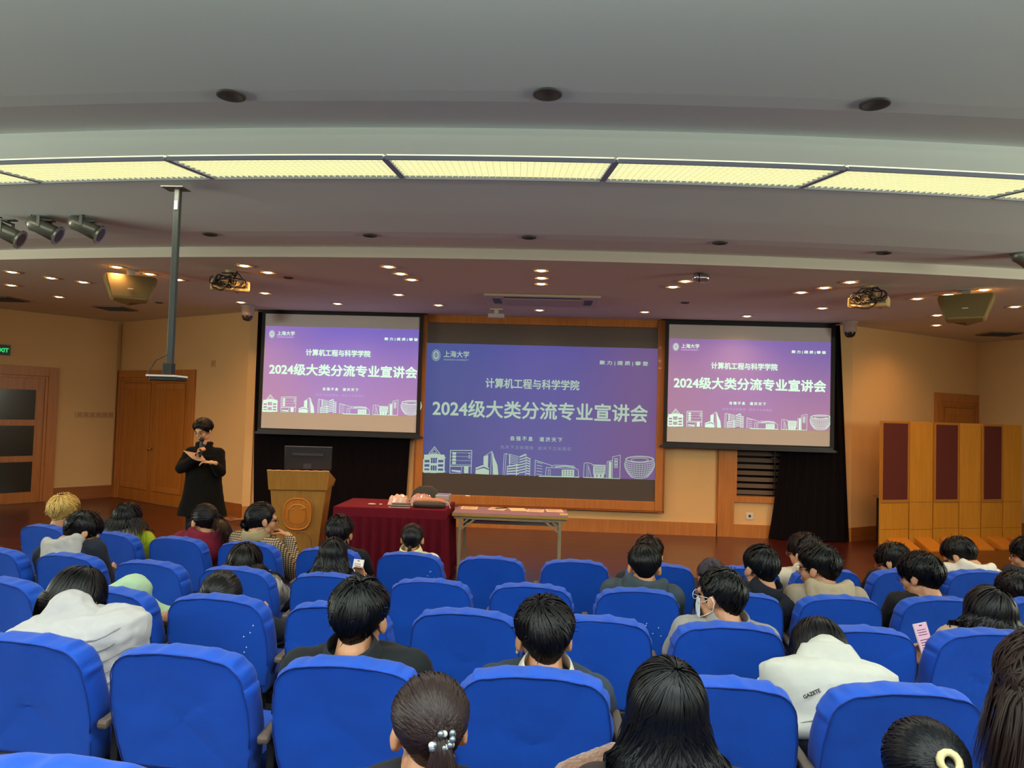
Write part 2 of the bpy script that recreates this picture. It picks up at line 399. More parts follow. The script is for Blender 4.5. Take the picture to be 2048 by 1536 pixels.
# second vertical trim line on wing edge
mb = MB(); mb.bb((FL-.0, YW-.035, .21), (FL+.14, YW, 3.5)); struct('trim_2', mb, M_wall)

# ------------------------------------------------------------------ black curtains
def curtain(name, label, xl0, xr0, xl1, xr1, z0, z1, y, folds, amp, flare=0):
    mb = MB(); NX = folds*8; NZ = 14; vs = []; fs = []
    for j in range(NZ+1):
        t = j/NZ; z = z0+(z1-z0)*t; k = (1-t)**2.2
        a = xl1+(xl0-xl1)*k; b = xr1+(xr0-xr1)*(1-t)
        for i in range(NX+1):
            u = i/NX; x = a+(b-a)*u
            vs.append(V((x, y-amp*(1+.6*math.sin(u*folds*2*math.pi+math.sin(3*t+u*5)))-flare*k*.1*math.sin(u*math.pi), z)))
    for j in range(NZ):
        for i in range(NX): q = j*(NX+1)+i; fs.append((q, q+1, q+NX+2, q+NX+1))
    n = len(vs); vs2 = [v+V((0, .012, 0)) for v in vs]
    mb.add(vs+vs2, fs+[tuple(n+i for i in f[::-1]) for f in fs])
    o = mb.build(name, M_black, smooth=True); tag(o, label, 'curtain'); return o
curtain('stage_curtain', 'black floor-length curtain behind the lectern and under the left projection screen', -4.86, -2.32, -4.93, -2.2, 0.01, 3.49, YW-.02, 12, .03)
curtain('stage_curtain', 'black curtain flaring out at the floor, beside the blinds under the right projection screen', 3.62, 4.9, 3.86, 4.7, 0.01, 3.49, YW-.05, 8, .035, 1)

# ------------------------------------------------------------------ slides and screens
def slide_mat(name, stops, strength, base='#8a8488', rough=.6):
    # stops: colours at (TL, TR, BL, BR) of the projected picture, blended over UV-like object space (x -.5..+.5, z 0..1 via Generated)
    m = bpy.data.materials.new(name); m.use_nodes = True; nt = m.node_tree; b = nt.nodes['Principled BSDF']
    tc = nt.nodes.new('ShaderNodeTexCoord'); sp = nt.nodes.new('ShaderNodeSeparateXYZ'); nt.links.new(tc.outputs['Generated'], sp.inputs[0])
    def mix(a, bb, fac):
        x = nt.nodes.new('ShaderNodeMix'); x.data_type = 'RGBA'
        for sock, val in (('A', a), ('B', bb)):
            if isinstance(val, tuple): x.inputs[sock].default_value = val
            else: nt.links.new(val, x.inputs[sock])
        nt.links.new(fac, x.inputs['Factor']); return x.outputs['Result']
    def ramp(c3):
        r = nt.nodes.new('ShaderNodeValToRGB'); e = r.color_ramp.elements; e[0].color = lin(c3[0]); e[1].color = lin(c3[2]); r.color_ramp.interpolation = 'EASE'
        k = e.new(.5); k.color = lin(c3[1]); nt.links.new(sp.outputs['X'], r.inputs[0]); return r.outputs[0]
    top = ramp(stops[:3]); bot = ramp(stops[3:]); c = mix(bot, top, sp.outputs['Z'])
    b.inputs['Base Color'].default_value = lin(base); b.inputs['Roughness'].default_value = rough
    nt.links.new(c, b.inputs['Emission Color']); b.inputs['Emission Strength'].default_value = strength
    return m
def slide(root, x0, z0, x1, z1, y, m_bg, m_ink, m_ink2, clip=0):
    """the projected slide between (x0,z0) and (x1,z1) in the root's local plane, facing -y"""
    W = x1-x0; H = z1-z0
    mb = MB(); mb.add([(x0, y, z0), (x1, y, z0), (x1, y, z1), (x0, y, z1)], [(0, 1, 2, 3)]); bg = mb.build('slide_picture', m_bg, root)
    # give Generated a z span without thickness trouble: mesh is planar in y
    yy = y-.003
    def M(u, v): return Matrix.Translation((x0+u*W, yy, z0+v*H)) @ Matrix.Rotation(math.pi/2, 4, 'X')
    def box(u0, v0, u1, v1): return (x0+u0*W, z0+v0*H, x0+u1*W, z0+v1*H)
    MX = Matrix.Translation((0, yy, 0)) @ Matrix.Rotation(math.pi/2, 4, 'X')
    e = 1+clip
    def U(u): return u*e
    def T(body, u0, v0, u1, v1, bold, ink, nm='slide_text', spacing=1):
        text_mesh(nm, body, .2, ink, MX, bg, bold=bold, fit=box(U(u0), v0, U(u1), v1), spacing=spacing)
    T('计算机工程与科学学院', .262, .665, .667, .74, .0032, m_ink)
    T('2024级大类分流专业宣讲会', .035, .435, .962, .565, .0062, m_ink)
    T('自强不息  道济天下', .378, .265, .60, .299, .0016, m_ink, spacing=1.5)
    T('先天下之优而优  后天下之乐而乐', .335, .20, .64, .226, .0, m_ink2, spacing=1.3)
    T('聚 力 | 提 质 | 攀 登', .752, .862, .96, .898, .0018, m_ink)
    T('上海大学', .075, .905-.012, .186, .955-.012, .001, m_ink)
    T('SHANGHAI UNIVERSITY', .075, .868, .184, .879, .001, m_ink2)
    # emblem
    mb = MB(); cx, cz = U(.0415), .905
    def ring(rx, rz, w, n=36):
        vs = []; fs = []
        for k in range(n):
            a = 2*math.pi*k/n
            for q in (1, 1-w): vs.append((x0+(cx+rx*q*math.cos(a))*W, yy, z0+cz*H+rz*q*math.sin(a)*H))
        for k in range(n): j = (k+1) % n; fs.append((2*k, 2*j, 2*j+1, 2*k+1))
        mb.add(vs, fs)
    ring(.0185, .044, .08); ring(.0135, .033, .22); ring(.009, .024, .12)
    L = lambda pts, w=.0022: line(mb, [(U(.0415)+a, .905+b) for a, b in pts], w)
    def line(mb, pts, w=.0022):
        w *= .66
        for (a, b), (c, d) in zip(pts, pts[1:]):
            p = V((x0+a*W, z0+b*H)); q = V((x0+c*W, z0+d*H)); t = (q-p)
            if t.length < 1e-6: continue
            t.normalize(); n = V((-t.y, t.x))*w*W/2; p -= t*w*W*.3; q += t*w*W*.3
            mb.add([(p.x+n.x, yy, p.y+n.y), (p.x-n.x, yy, p.y-n.y), (q.x-n.x, yy, q.y-n.y), (q.x+n.x, yy, q.y+n.y)], [(0, 1, 2, 3)])
    L([(-.005, .016), (-.005, -.012), (0, -.018), (.005, -.012), (.005, .016)], .0028); L([(0, .014), (0, -.008)], .002)
    mb.build('slide_emblem', m_ink, bg)
    # skyline drawn in line and fill; coordinates read off the slide
    sk = MB(); ink = sk
    def A(cx, cy): px = 840+cx/8.192; py = 860+cy/8.192; return (U((px-847.5)/461), (944.8+(px-847.5)*.0322-py)/262)
    def B(cx, cy): return A(cx+1966, cy)
    def P(pts, w=.0018): line(sk, pts, w)
    def F(pts): sk.add([(x0+a*W, yy, z0+b*H) for a, b in pts], [tuple(range(len(pts)))])
    def rect(f, a, b, c, d, w=.0018, fill=False):
        q = [f(a, b), f(c, b), f(c, d), f(a, d)]
        F(q) if fill else P(q+[q[0]], w)
    def fillgrid(f, a, b, c, d, nx, ny, gx=.3, gy=.3):   # filled block with window holes left open
        for i in range(nx+1):
            x = a+(c-a)*i/nx; hw_ = (c-a)/nx*gx/2; rect(f, x-hw_, b, x+hw_, d, fill=True)
        for j in range(ny+1):
            y = b+(d-b)*j/ny; hh = (d-b)/ny*gy/2; rect(f, a, y-hh, c, y+hh, fill=True)
    # 1 gabled hall
    P([A(150, 395), A(242, 275), A(340, 395), A(150, 395)], .004); P([A(195, 375), A(242, 310), A(290, 375), A(195, 375)], .003)
    F([A(75, 405), A(180, 405), A(180, 478), A(75, 478)]); F([A(300, 405), A(405, 405), A(432, 470), A(300, 478)]); F([A(180, 395), A(300, 395), A(300, 440), A(180, 440)])
    fillgrid(A, 75, 478, 180, 690, 1, 3, .22, .42); fillgrid(A, 300, 478, 408, 690, 1, 3, .22, .42); fillgrid(A, 185, 440, 297, 690, 3, 2, .16, .3)
    F([A(60, 660), A(432, 672), A(432, 698), A(60, 690)])
    # 2 slab block
    rect(A, 508, 335, 858, 595, .004)
    for y in (372, 433, 500, 568): P([A(515, y), A(850, y+6)], .0018)
    for k in range(4): rect(A, 542, 365+k*52, 602, 405+k*52, fill=True)
    for k in range(3):
        P([A(812, 385+k*38), A(830, 385+k*38)], .006)
    rect(A, 510, 600, 700, 712, .0025); P([A(858, 595), A(858, 715)], .0035); P([A(508, 595), A(508, 712)], .003); rect(A, 740, 600, 812, 712, fill=True); F([A(530, 655), A(690, 668), A(680, 700), A(540, 680)])
    # 3 wedge tower
    F([A(1055, 440), A(1130, 410), A(1130, 620), A(1055, 560)]); P([A(1055, 440), A(1185, 350), A(1215, 400), A(1215, 735)], .003); P([A(1180, 350), A(1180, 735)], .003)
    F([A(1190, 360), A(1285, 580), A(1305, 735), A(1225, 735), A(1205, 560)]); F([A(930, 620), A(1080, 565), A(1150, 625), A(1150, 640), A(1060, 600), A(930, 650)]); F([A(930, 660), A(1060, 625), A(1150, 660), A(1150, 733), A(930, 722)])
    # 4 twin high rise
    P([A(1380, 740), A(1390, 395), A(1425, 385), A(1475, 410), A(1475, 560)], .003); P([A(1410, 740), A(1422, 390)], .003)
    for k in range(6): P([A(1490, 400+k*28), A(1625, 440+k*25)], .0032)
    P([A(1485, 395), A(1485, 590)], .004)
    for k in range(7):
        F([A(1640, 440+k*42), A(1745, 400+k*46), A(1745, 418+k*46), A(1640, 456+k*42)]); F([A(1755, 440+k*44), A(1815, 470+k*40), A(1815, 488+k*40), A(1755, 458+k*44)])
    for k in range(4): F([A(1445, 590+k*40), A(1640, 560+k*48), A(1640, 580+k*48), A(1445, 610+k*40)])
    P([A(1640, 440), A(1725, 395), A(1750, 400), A(1750, 750)], .003); P([A(1815, 460), A(1815, 750)], .003); P([A(1445, 590), A(1445, 742)], .003); P([A(1600, 570), A(1600, 742)], .006)
    # 5 low arts centre with domed roof
    P([A(1900, 755), A(1900, 495), B(210, 585)], .0035)
    for k in range(5): P([A(1925, 530+k*48), A(2015, 548+k*46)], .003)
    P([B(105, 765), B(115, 615), B(590, 628), B(635, 655), B(640, 770)], .003); rect(B, 150, 650, 182, 765, .0025)
    P([B(200, 605), B(240, 575), B(420, 578), B(560, 590), B(588, 628)], .003); P([B(260, 605), B(430, 592), B(560, 612)], .006); rect(B, 375, 655, 565, 755, .004); fillgrid(B, 380, 660, 555, 755, 4, 3, .5, .5)
    F([B(0, 748), B(655, 765), B(655, 780), B(0, 765)])
    # 6 gate building with tower
    P([B(722, 780), B(728, 545), B(765, 535), B(855, 550), B(855, 570)], .003); P([B(775, 545), B(775, 780)], .002); P([B(800, 570), B(800, 780)], .002); P([B(800, 600), B(850, 780)], .003)
    fillgrid(B, 880, 580, 1070, 720, 9, 5, .4, .4); P([B(855, 570), B(1075, 578)], .004); P([B(880, 580), B(905, 780)], .003); P([B(1070, 580), B(1025, 780)], .003); fillgrid(B, 910, 720, 1030, 775, 2, 1, .7, .3)
    P([B(1100, 780), B(1100, 515), B(1180, 500)], .003); rect(B, 1125, 520, 1170, 790, fill=True); P([B(1185, 795), B(1185, 440), B(1308, 412), B(1308, 797)], .003)
    F([B(720, 770), B(1310, 790), B(1310, 800), B(720, 782)])
    for k in range(3): rect(B, 1222, 470+k*52, 1262, 508+k*52, .004)
    # 7 bowl stadium
    def el(cx_, cy_, rx, ry, w, a0=0, a1=360):
        P([B(cx_+rx*math.cos(math.radians(a)), cy_-ry*math.sin(math.radians(a))) for a in range(a0, a1+1, 12)], w)
    el(1620, 480, 228, 52, .0035); el(1620, 490, 140, 30, .003); el(1620, 480, 210, 40, .0025)
    for k in range(8):
        rx = (235, 246, 244, 236, 224, 205, 180, 150)[k]; el(1620, 510+k*33, rx, 50, .003, 180, 360)
    for k in range(17):
        a = math.radians(185+k*170/16); 
        P([B(1620+228*math.cos(a), 500-50*math.sin(a)), B(1620+246*math.cos(a), 570-50*math.sin(a)), B(1620+215*math.cos(a), 650-50*math.sin(a)), B(1620+150*math.cos(a), 740-46*math.sin(a))], .0018)
    sk.build('slide_skyline', m_ink, bg)
    return bg

S = YW/11.6
def proj_screen(name, label, x0, x1, z0, z1, Y, sx0, sx1, sz0, sz1, mbg, ink, ink2, clip, zcase):
    cx = (x0+x1)/2; r = empty(name, (cx, Y, z0), label, 'projection screen')
    a, b, h = x0-cx, x1-cx, z1-z0
    mb = MB(); mb.bb((a-.06, 0, -.02), (b+.06, .012, h+.12)); mb.bb((b, -.02, -.02), (b+.06, 0, h+.12)); mb.build('black_border', mat('screen_border', '#15131a', .7), r)
    mb = MB(); mb.bb((a, -.004, 0), (b, 0, h)); mb.build('screen_fabric', mat('screen_white', '#cfc9c6', .8), r)
    mb = MB(); mb.bb((a-.09, -.02, -.1), (b+.09, .03, -.055)); mb.bb((a-.12, -.02, -.09), (a-.09, .02, -.07)); mb.bb((b+.09, -.02, -.09), (b+.12, .02, -.07)); mb.bb((a-.06, -.003, -.06), (b+.06, .012, -.02)); mb.build('bottom_bar', mat('screen_bar', '#1c1a22', .4), r, bevel=.004)
    mb = MB(); mb.bb((a-.12, -.05, h+.12), (b+.12, .06, zcase-z0)); mb.build('screen_case', M_blackpl, r)
    slide(r, sx0-cx, sz0-z0, sx1-cx, sz1-z0, -.007, mbg, ink, ink2, clip)
    return r
ink_w = mat('slide_ink_bright', '#303030', .8, emit='#dcffe0', estr=1.0)
ink_w2 = mat('slide_ink_soft', '#303030', .8, emit='#e8c8ff', estr=.8)
ink_d = mat('slide_ink_dim', '#202020', .8, emit='#b9d3bd', estr=.85)
ink_d2 = mat('slide_ink_dim_thin', '#202020', .8, emit='#a5b4c6', estr=.7)
YS = YW-.22
def sc(px, py, Y): p = atY(px, py, Y); return p.x, p.z
# main screen: dark glass in an oak frame
mg = empty('main_screen', (-.13, YW-.02, .42), 'large dark centre screen in a wide orange wood frame showing the blue slide', 'screen')
gx0, gz1 = sc(856.1, 645.2, YW-.06); gx1, gz0 = sc(1307.9, 1003.2, YW-.06); gx0 = -1.93*S*.995; gx1 = 1.69*S*.995
L0 = gx0+.13; L1 = gx1+.13; Z0 = gz0-.42; Z1 = gz1-.42
mb = MB(); fw = .15
mb.bb((L0-fw, -.08, Z0-fw), (L0, .0, Z1+.14)); mb.bb((L1, -.08, Z0-fw), (L1+fw, .0, Z1+.14)); mb.bb((L0, -.08, Z0-fw), (L1, 0, Z0)); mb.bb((L0, -.08, Z1), (L1, 0, Z1+.14))
mb.build('wood_frame', M_wood, mg, bevel=.01)
mb = MB(); mb.bb((L0-fw+.0, -.095, Z0-fw-.02), (L0-fw+.02, 0, Z1+.14)); mb.bb((L1+fw-.02, -.095, Z0-fw-.02), (L1+fw, 0, Z1+.14)); mb.bb((L0-fw, -.095, Z0-fw-.02), (L1+fw, 0, Z0-fw)); mb.build('frame_edge', M_base, mg)
mb = MB(); mb.bb((L0, -.045, Z0), (L1, -.01, Z1)); mb.build('dark_glass', mat('screen_glass', '#4b4038', .35, emit='#3a3028', estr=.25), mg)
sl0, sz1 = sc(1085, 691.5, YW-.07); _, sz0 = sc(1078, 952.2, YW-.07)
bg_main = slide_mat('slide_blue', ['#4a5aa0', '#5a58ac', '#745a94', '#474f92', '#6460a2', '#7a5690'], .78, base='#2b2b35')
slide(mg, L0, sz0-.42, L1, sz1-.42, -.048, bg_main, ink_d, ink_d2)
bgl = slide_mat('slide_violet', ['#a074d8', '#7a62e6', '#7460e0', '#c07ab8', '#a878d8', '#b070c8'], .62, base='#8a8488')
bgr = slide_mat('slide_lilac', ['#a068b8', '#8a60cc', '#7058c4', '#a86ca8', '#a868b8', '#b068a8'], .62, base='#8a8488')
YL = YW-.25; 
lx0 = atY(527, 740, YL).x; lx1 = atY(836, 750, YL).x; _, lz1 = sc(686, 630.8, YL); _, lz0 = sc(677, 860.5, YL); _, lsz1 = sc(685, 655.5, YL); _, lsz0 = sc(679, 827.5, YL)
proj_screen('projection_screen', 'left white projection screen with black border showing the violet slide above the lectern', lx0, lx1, lz0, lz1, YL, lx0+.01, lx1-.005, lsz0, lsz1, bgl, ink_w, ink_w2, .035, 3.49)
rx0 = atY(1336, 765, YL).x; rx1 = atY(1661, 775, YL).x; _, rz1 = sc(1500, 652.4, YL); _, rz0 = sc(1496, 888, YL); _, rsz1 = sc(1500, 680.8, YL); _, rsz0 = sc(1497, 857, YL)
proj_screen('projection_screen', 'right white projection screen with black border showing the pinkish violet slide', rx0, rx1, rz0, rz1, YL, rx0+.005, rx1-.005, rsz0, rsz1, bgr, ink_w, ink_w2, .01, 3.49)

# ------------------------------------------------------------------ luminous louvre strips
M_diff = mat('strip_diffuser', '#f0f0d0', .6, emit='#fbfbd8', estr=STRIP_E)
M_louv = mat('strip_louvre', '#c9c79a', .4, emit='#e8e6b8', estr=.6)
M_fr = mat('strip_frame', '#8e93a8', .5)
def strip(name, label, y0, z0, y1, z1, group, xs, rear=False):
    """one luminous panel per interval of xs, following the ceiling arc"""
    for i in range(len(xs)-1):
        a, b = xs[i]+.012, xs[i+1]-.012
        def pt(u, v, dz=0):
            x = a+(b-a)*u; x2 = x-(x+.5)*.035*v*2; return V((x2, carc(y0+(y1-y0)*v, x), z0+(z1-z0)*v+dz))
        o = pt(.5, .5); r = empty(name, o, label(i), 'ceiling light', group)
        mb = MB(); n = 12
        for k in range(n): mb.add([pt(k/n, 0, .02), pt((k+1)/n, 0, .02), pt((k+1)/n, 1, .02), pt(k/n, 1, .02)], [(0, 3, 2, 1)])
        mb.build('diffuser', M_diff, r, local=False)
        mb = MB(); nx = int((b-a)/.05); ny = 9
        for k in range(nx+1): mb.quadbar(pt(k/nx, 0), pt(k/nx, 1), (1, 0, 0), .014, .0035)
        for j in range(ny+1):
            for k in range(6): mb.quadbar(pt(k/6, j/ny), pt((k+1)/6, j/ny), (0, 1, 0), .014, .0035)
        mb.build('louvre_grid', M_louv, r, local=False)
        mb = MB()
        for j in (0, 1):
            for k in range(8): mb.quadbar(pt(k/8, j, -.006), pt((k+1)/8, j, -.006), (0, 1, 0), .03, .012)
        mb.quadbar(pt(0, 0, -.004), pt(0, 1, -.004), (1, 0, 0), .02, .024); mb.quadbar(pt(1, 0, -.004), pt(1, 1, -.004), (1, 0, 0), .02, .024)
        mb.build('light_frame', M_fr, r, local=False)
xs = [-7.7, -6.1, -4.46, -2.83, -1.2, .43, 2.04, 3.66, 5.3]
names = {0: 'outermost left', 1: 'far left', 2: 'left-edge', 3: 'third from the left', 4: 'centre-left', 5: 'centre-right', 6: 'right', 7: 'right-edge'}
strip('luminous_ceiling_panel', lambda i: ('yellowish-white gridded luminous ceiling panel, %s one of the curved row' % ['outermost left', 'second outermost left', 'leftmost in view and cut by the photo edge', 'longest left', 'left of centre', 'right of centre', 'second from the right', 'rightmost, cut by the photo edge'][i]), 5.10, 3.694, 5.52, 3.69, 'curved row of luminous ceiling panels', xs)

def area(name, loc, sx, sy, e, col, rot=(0, 0, 0), shape='RECTANGLE', spread=180):
    l = bpy.data.lights.new(name, 'AREA'); l.shape = shape; l.size = sx; l.size_y = sy; l.energy = e; l.color = col; l.spread = math.radians(spread)
    o = bpy.data.objects.new(name, l); COL.objects.link(o); o.location = loc; o.rotation_euler = rot; return o
# lamps of the luminous trough over the audience (in front of and behind the camera)
for i, x in enumerate((-5.3, -3.65, -2.0, -.4, 1.25, 2.85, 4.5)):
    area('trough_lamp', (x, carc(5.31, x), 3.665), 1.5, .36, 16, (1, .98, .80))
for x in (-4.0, 0, 4.0):  # added unseen fill lamps facing up to brighten the ceiling; no pendant fixtures
    for y in (1.2, -2.4):
        area('added_ceiling_uplight', (x, y, 3.2), 3.0, .14, 110, (.84, 1.0, .86), (math.pi, 0, 0))
for x, a in ((-10.2, -100), (9.3, 100)):  # added unseen fill at both side walls for the middle ceiling; no windows there
    area('added_side_fill', (x, 3.6, 2.5), 1.2, 4.5, 280, (.90, 1.0, .86), (0, math.radians(a), 0))
for y in (.2, -3.6):
    for x in (-4.2, -1.4, 1.4, 4.2):
        area('rear_trough_lamp', (x, y, 3.74), 2.6, .45, REAR_W, REAR_C)

# ------------------------------------------------------------------ downlights
M_trim = mat('downlight_trim', '#b9a68c', .4, metal=.4)
M_bulb = mat('downlight_bulb', '#fff0c0', .5, emit='#ffd890', estr=14)
M_can = mat('downlight_reflector', '#e0b070', .3, emit='#ff9c3c', estr=1.1)
M_off = mat('dark_socket', '#4a4640', .6)
lit = [(24, 543.6), (22.6, 570), (102, 555.6), (166.4, 563.8), (118, 593.4), (233.5, 533.6), (299, 547.7), (356, 559), (488.7, 531), (535.6, 544.4), (529.7, 585.8), (482, 604.2),
       (777, 533), (801, 547), (823, 559), (797, 589), (877, 610), (675, 607), (1082.3, 540.7), (1083, 555.7), (1082.3, 567.3), (1079, 620), (1371, 562), (1345.8, 573.4), (1289.6, 623.6),
       (1700.7, 563.8), (1649, 575), (1602.5, 584.4), (1644.5, 616), (1834.5, 597), (1896.6, 589), (1968, 579), (2030, 613), (1874, 630), (1873, 650), (1494, 632)]
where = ['by the left photo edge, nearer of two', 'by the left photo edge, farther of two', 'left of the left speaker, farther left', 'immediately left of the left speaker', 'low left, in front of the left ceiling vent', 'nearest above the left speaker', 'right of the left speaker bracket', 'behind the hanging pole',
         'nearest above the left projector', 'upper right of the left projector', 'lower right of the left projector', 'above the left dome camera', 'nearest of the slanted three left of centre', 'middle of the slanted three left of centre', 'farthest of the slanted three left of centre', 'alone behind the slanted three left of centre',
         'between left screen and centre screen', 'above the top edge of the left screen', 'nearest of the centre line of three', 'middle of the centre line of three', 'farthest of the centre line of three', 'behind the air conditioner', 'beside the small metal can lamp', 'lower left of the metal can lamp', 'above the centre screen top right corner',
         'nearest above the right projector', 'middle of the slanted three left of the right projector', 'farthest of the slanted three left of the right projector', 'alone above the right screen', 'between right projector and right speaker', 'at the right speaker bracket', 'above the right speaker', 'at the right photo edge', 'left below the right speaker, nearer', 'left below the right speaker, farther', 'above the top edge of the right screen']
for (px, py), wh in zip(lit, where):
    p = atz(px, py, ZC); r = empty('downlight', (p.x, p.y, ZC), 'lit round warm ceiling downlight, %s' % wh, 'ceiling light', 'lit downlights in the stage ceiling')
    mb = MB(); mb.lathe((0, 0, 0), [(.105, -.001), (.105, -.008), (.085, -.010), (.082, -.004)]); mb.build('trim_ring', M_trim, r, smooth=True)
    mb = MB(); mb.disc((0, 0, -.003), .082); mb.build('reflector', M_can, r)
    mb = MB(); mb.lathe((0, 0, 0), [(.0001, -.012), (.035, -.011), (.05, -.004)]); mb.build('bulb', M_bulb, r, smooth=True)
    l = bpy.data.lights.new('downlight_lamp', 'SPOT'); l.energy = DOWN_W; l.color = WARM; l.spot_size = math.radians(150); l.spot_blend = .9; l.shadow_soft_size = .05
    lo = bpy.data.objects.new('downlight_lamp', l); COL.objects.link(lo); lo.parent = r; lo.location = (0, 0, -.035)
for (px, py, R, z, wh) in [(462, 190, .085, 3.775, 'on the rear ceiling, left one'), (1095, 187, .085, 3.775, 'on the rear ceiling, middle one'), (1750, 207, .085, 3.775, 'on the rear ceiling, right one'),
                  (420, 468, .07, 3.565, 'behind the spotlights at the ceiling fold, leftmost'), (740, 470, .07, 3.565, 'at the ceiling fold right of the hanging pole'), (1058, 474, .07, 3.565, 'at the ceiling fold near the middle'), (1440, 485, .07, 3.565, 'at the ceiling fold right of centre'), (1768, 505, .07, 3.565, 'at the ceiling fold far right'),
                  (577, 555, .06, 3.5, 'right of the left projector in the stage ceiling'), (318, 605, .06, 3.5, 'right below the left speaker in the stage ceiling'), (1370, 605, .06, 3.5, 'above the right screen left corner')]:
    p = atz(px, py, z)
    zz = z-.002
    mb = MB(); mb.lathe((0, 0, 0), [(R, .004), (R, -.008), (R*.8, -.01), (R*.75, -.002), (.0001, -.001)]); o = mb.build('unlit_downlight', M_off, smooth=True); o.location = (p.x, p.y, zz)
    tag(o, 'small unlit dark round downlight %s' % wh, 'ceiling light', 'unlit downlights')

# ------------------------------------------------------------------ ceiling and wall fixtures
def RX(a): return Matrix.Rotation(math.radians(a), 3, 'X')
def RY(a): return Matrix.Rotation(math.radians(a), 3, 'Y')
def RZ(a): return Matrix.Rotation(math.radians(a), 3, 'Z')
# air conditioner cassette
r = empty('air_conditioner', (-.11, 10.25, ZC), 'flush white ceiling air conditioner cassette between the downlights above the centre screen', 'air conditioner')
mb = MB(); mb.bb((-.78, -.46, -.035), (.78, .46, -.001)); mb.build('panel_frame', mat('ac_white', '#c9b8a0', .5), r, bevel=.012)
mb = MB(); mb.bb((-.52, -.26, -.045), (.52, .36, -.034)); mb.build('intake_grille', mat('ac_grille', '#b8a585', .5), r, bevel=.006)
mb = MB(); mb.bb((-.52, -.38, -.04), (.52, -.31, -.034)); mb.build('air_slot', M_blackpl, r)
for s in (-1, 1):
    mb = MB(); mb.bb((s*.63-.055, -.22, -.039), (s*.63+.055, .22, -.034)); mb.build('side_vent', mat('vent_dark', '#4a4238', .6), r)
# hanging white box
p = atz(995, 622, ZC); r = empty('ceiling_box', (p.x, 11.3, ZC), 'small white box hanging from the ceiling in front of the top of the centre screen', 'ceiling box')
mb = MB(); mb.bb((-.03, -.03, -.08), (.03, .03, 0)); mb.bb((-.1, -.06, -.02), (.1, .06, 0)); mb.build('mount', M_white, r)
mb = MB(); mb.bb((-.12, -.08, -.14), (.12, .08, -.08)); mb.build('body', mat('box_white', '#d4c0ac', .5), r, bevel=.006)
# ceiling vents
for (px, py, lab) in [(6, 598, 'dark square ceiling vent at the left photo edge'), (230, 617, 'dark square ceiling vent above the left double door corner'), (2000, 668, 'dark square ceiling vent at the far right above the folding screen')]:
    p = atz(px, py, ZC-.01); r = empty('ceiling_vent', (p.x, p.y, ZC), lab, 'ceiling vent', 'ceiling vents over the side wings')
    mb = MB(); mb.bb((-.26, -.26, -.02), (.26, .26, -.001)); mb.build('vent_frame', mat('vent_frame', '#7b6350', .6), r)
    mb = MB(); [mb.box((0, -.2+.066*k, -.022), (.44, .035, .006), RX(25)) for k in range(7)]; mb.build('vent_slats', mat('vent_dark', '#4a4238', .6), r)
# hanging loudspeakers
def speaker(px, py, pxb, pyb, Y, flip, label):
    c = atY(px, py, Y); r = empty('ceiling_speaker', (c.x, c.y, ZC), label, 'loudspeaker', 'ceiling loudspeakers', rz=math.radians(-32*flip)); z = c.z-ZC
    T = RX(-18)
    def tr(p): q = T @ V(p); return V((q.x, q.y, q.z+z))
    mb = MB(); cab = [(-.27, .15), (-.29, .11), (-.2, -.155), (-.17, -.17), (.17, -.17), (.2, -.155), (.29, .11), (.27, .15)]
    mb.prism([tr((x, -.12, zz)) for x, zz in cab], T @ V((0, .13, 0)))
    mb.build('front_cabinet', mat('speaker_beige', '#8f7440', .55), r, bevel=.02)
    mb = MB(); bk = [(-.24, .15), (.24, .15), (.12, -.15), (-.12, -.15)]
    mb.loft([(tr((0, .01, 0)), T @ V((1, 0, 0)), T @ V((0, 0, 1)), .24, .16), (tr((0, .12, .0)), T @ V((1, 0, 0)), T @ V((0, 0, 1)), .22, .15), (tr((0, .24, .0)), T @ V((1, 0, 0)), T @ V((0, 0, 1)), .12, .1)], 8)
    mb.build('rear_cabinet', mat('speaker_beige_rear', '#786238', .6), r, bevel=.01)
    mb = MB(); mb.bb((-.045, -.02, z+.13), (.045, .04, 0)); mb.bb((-.09, -.08, -.012), (.09, .09, 0)); mb.build('mount_bracket', M_grey, r)
    mb = MB(); mb.prism([tr((x, -.125, zz)) for x, zz in [(-.255, .135), (-.185, -.15), (.185, -.15), (.255, .135)]], T @ V((0, .006, 0))); g = mb.build('grille', mat('speaker_grille', '#75643c', .8, noise=(160, .25)), r)
    mb = MB(); mb.box(tr((0, -.132, -.045)), (.06, .004, .012), T); mb.build('badge', M_white, g)
speaker(260, 580, 262, 541, 8.6, -1, 'beige angular loudspeaker hanging from the ceiling on the left')
speaker(1932, 619, 1925, 582, 8.8, 1, 'beige angular loudspeaker hanging from the ceiling on the right')
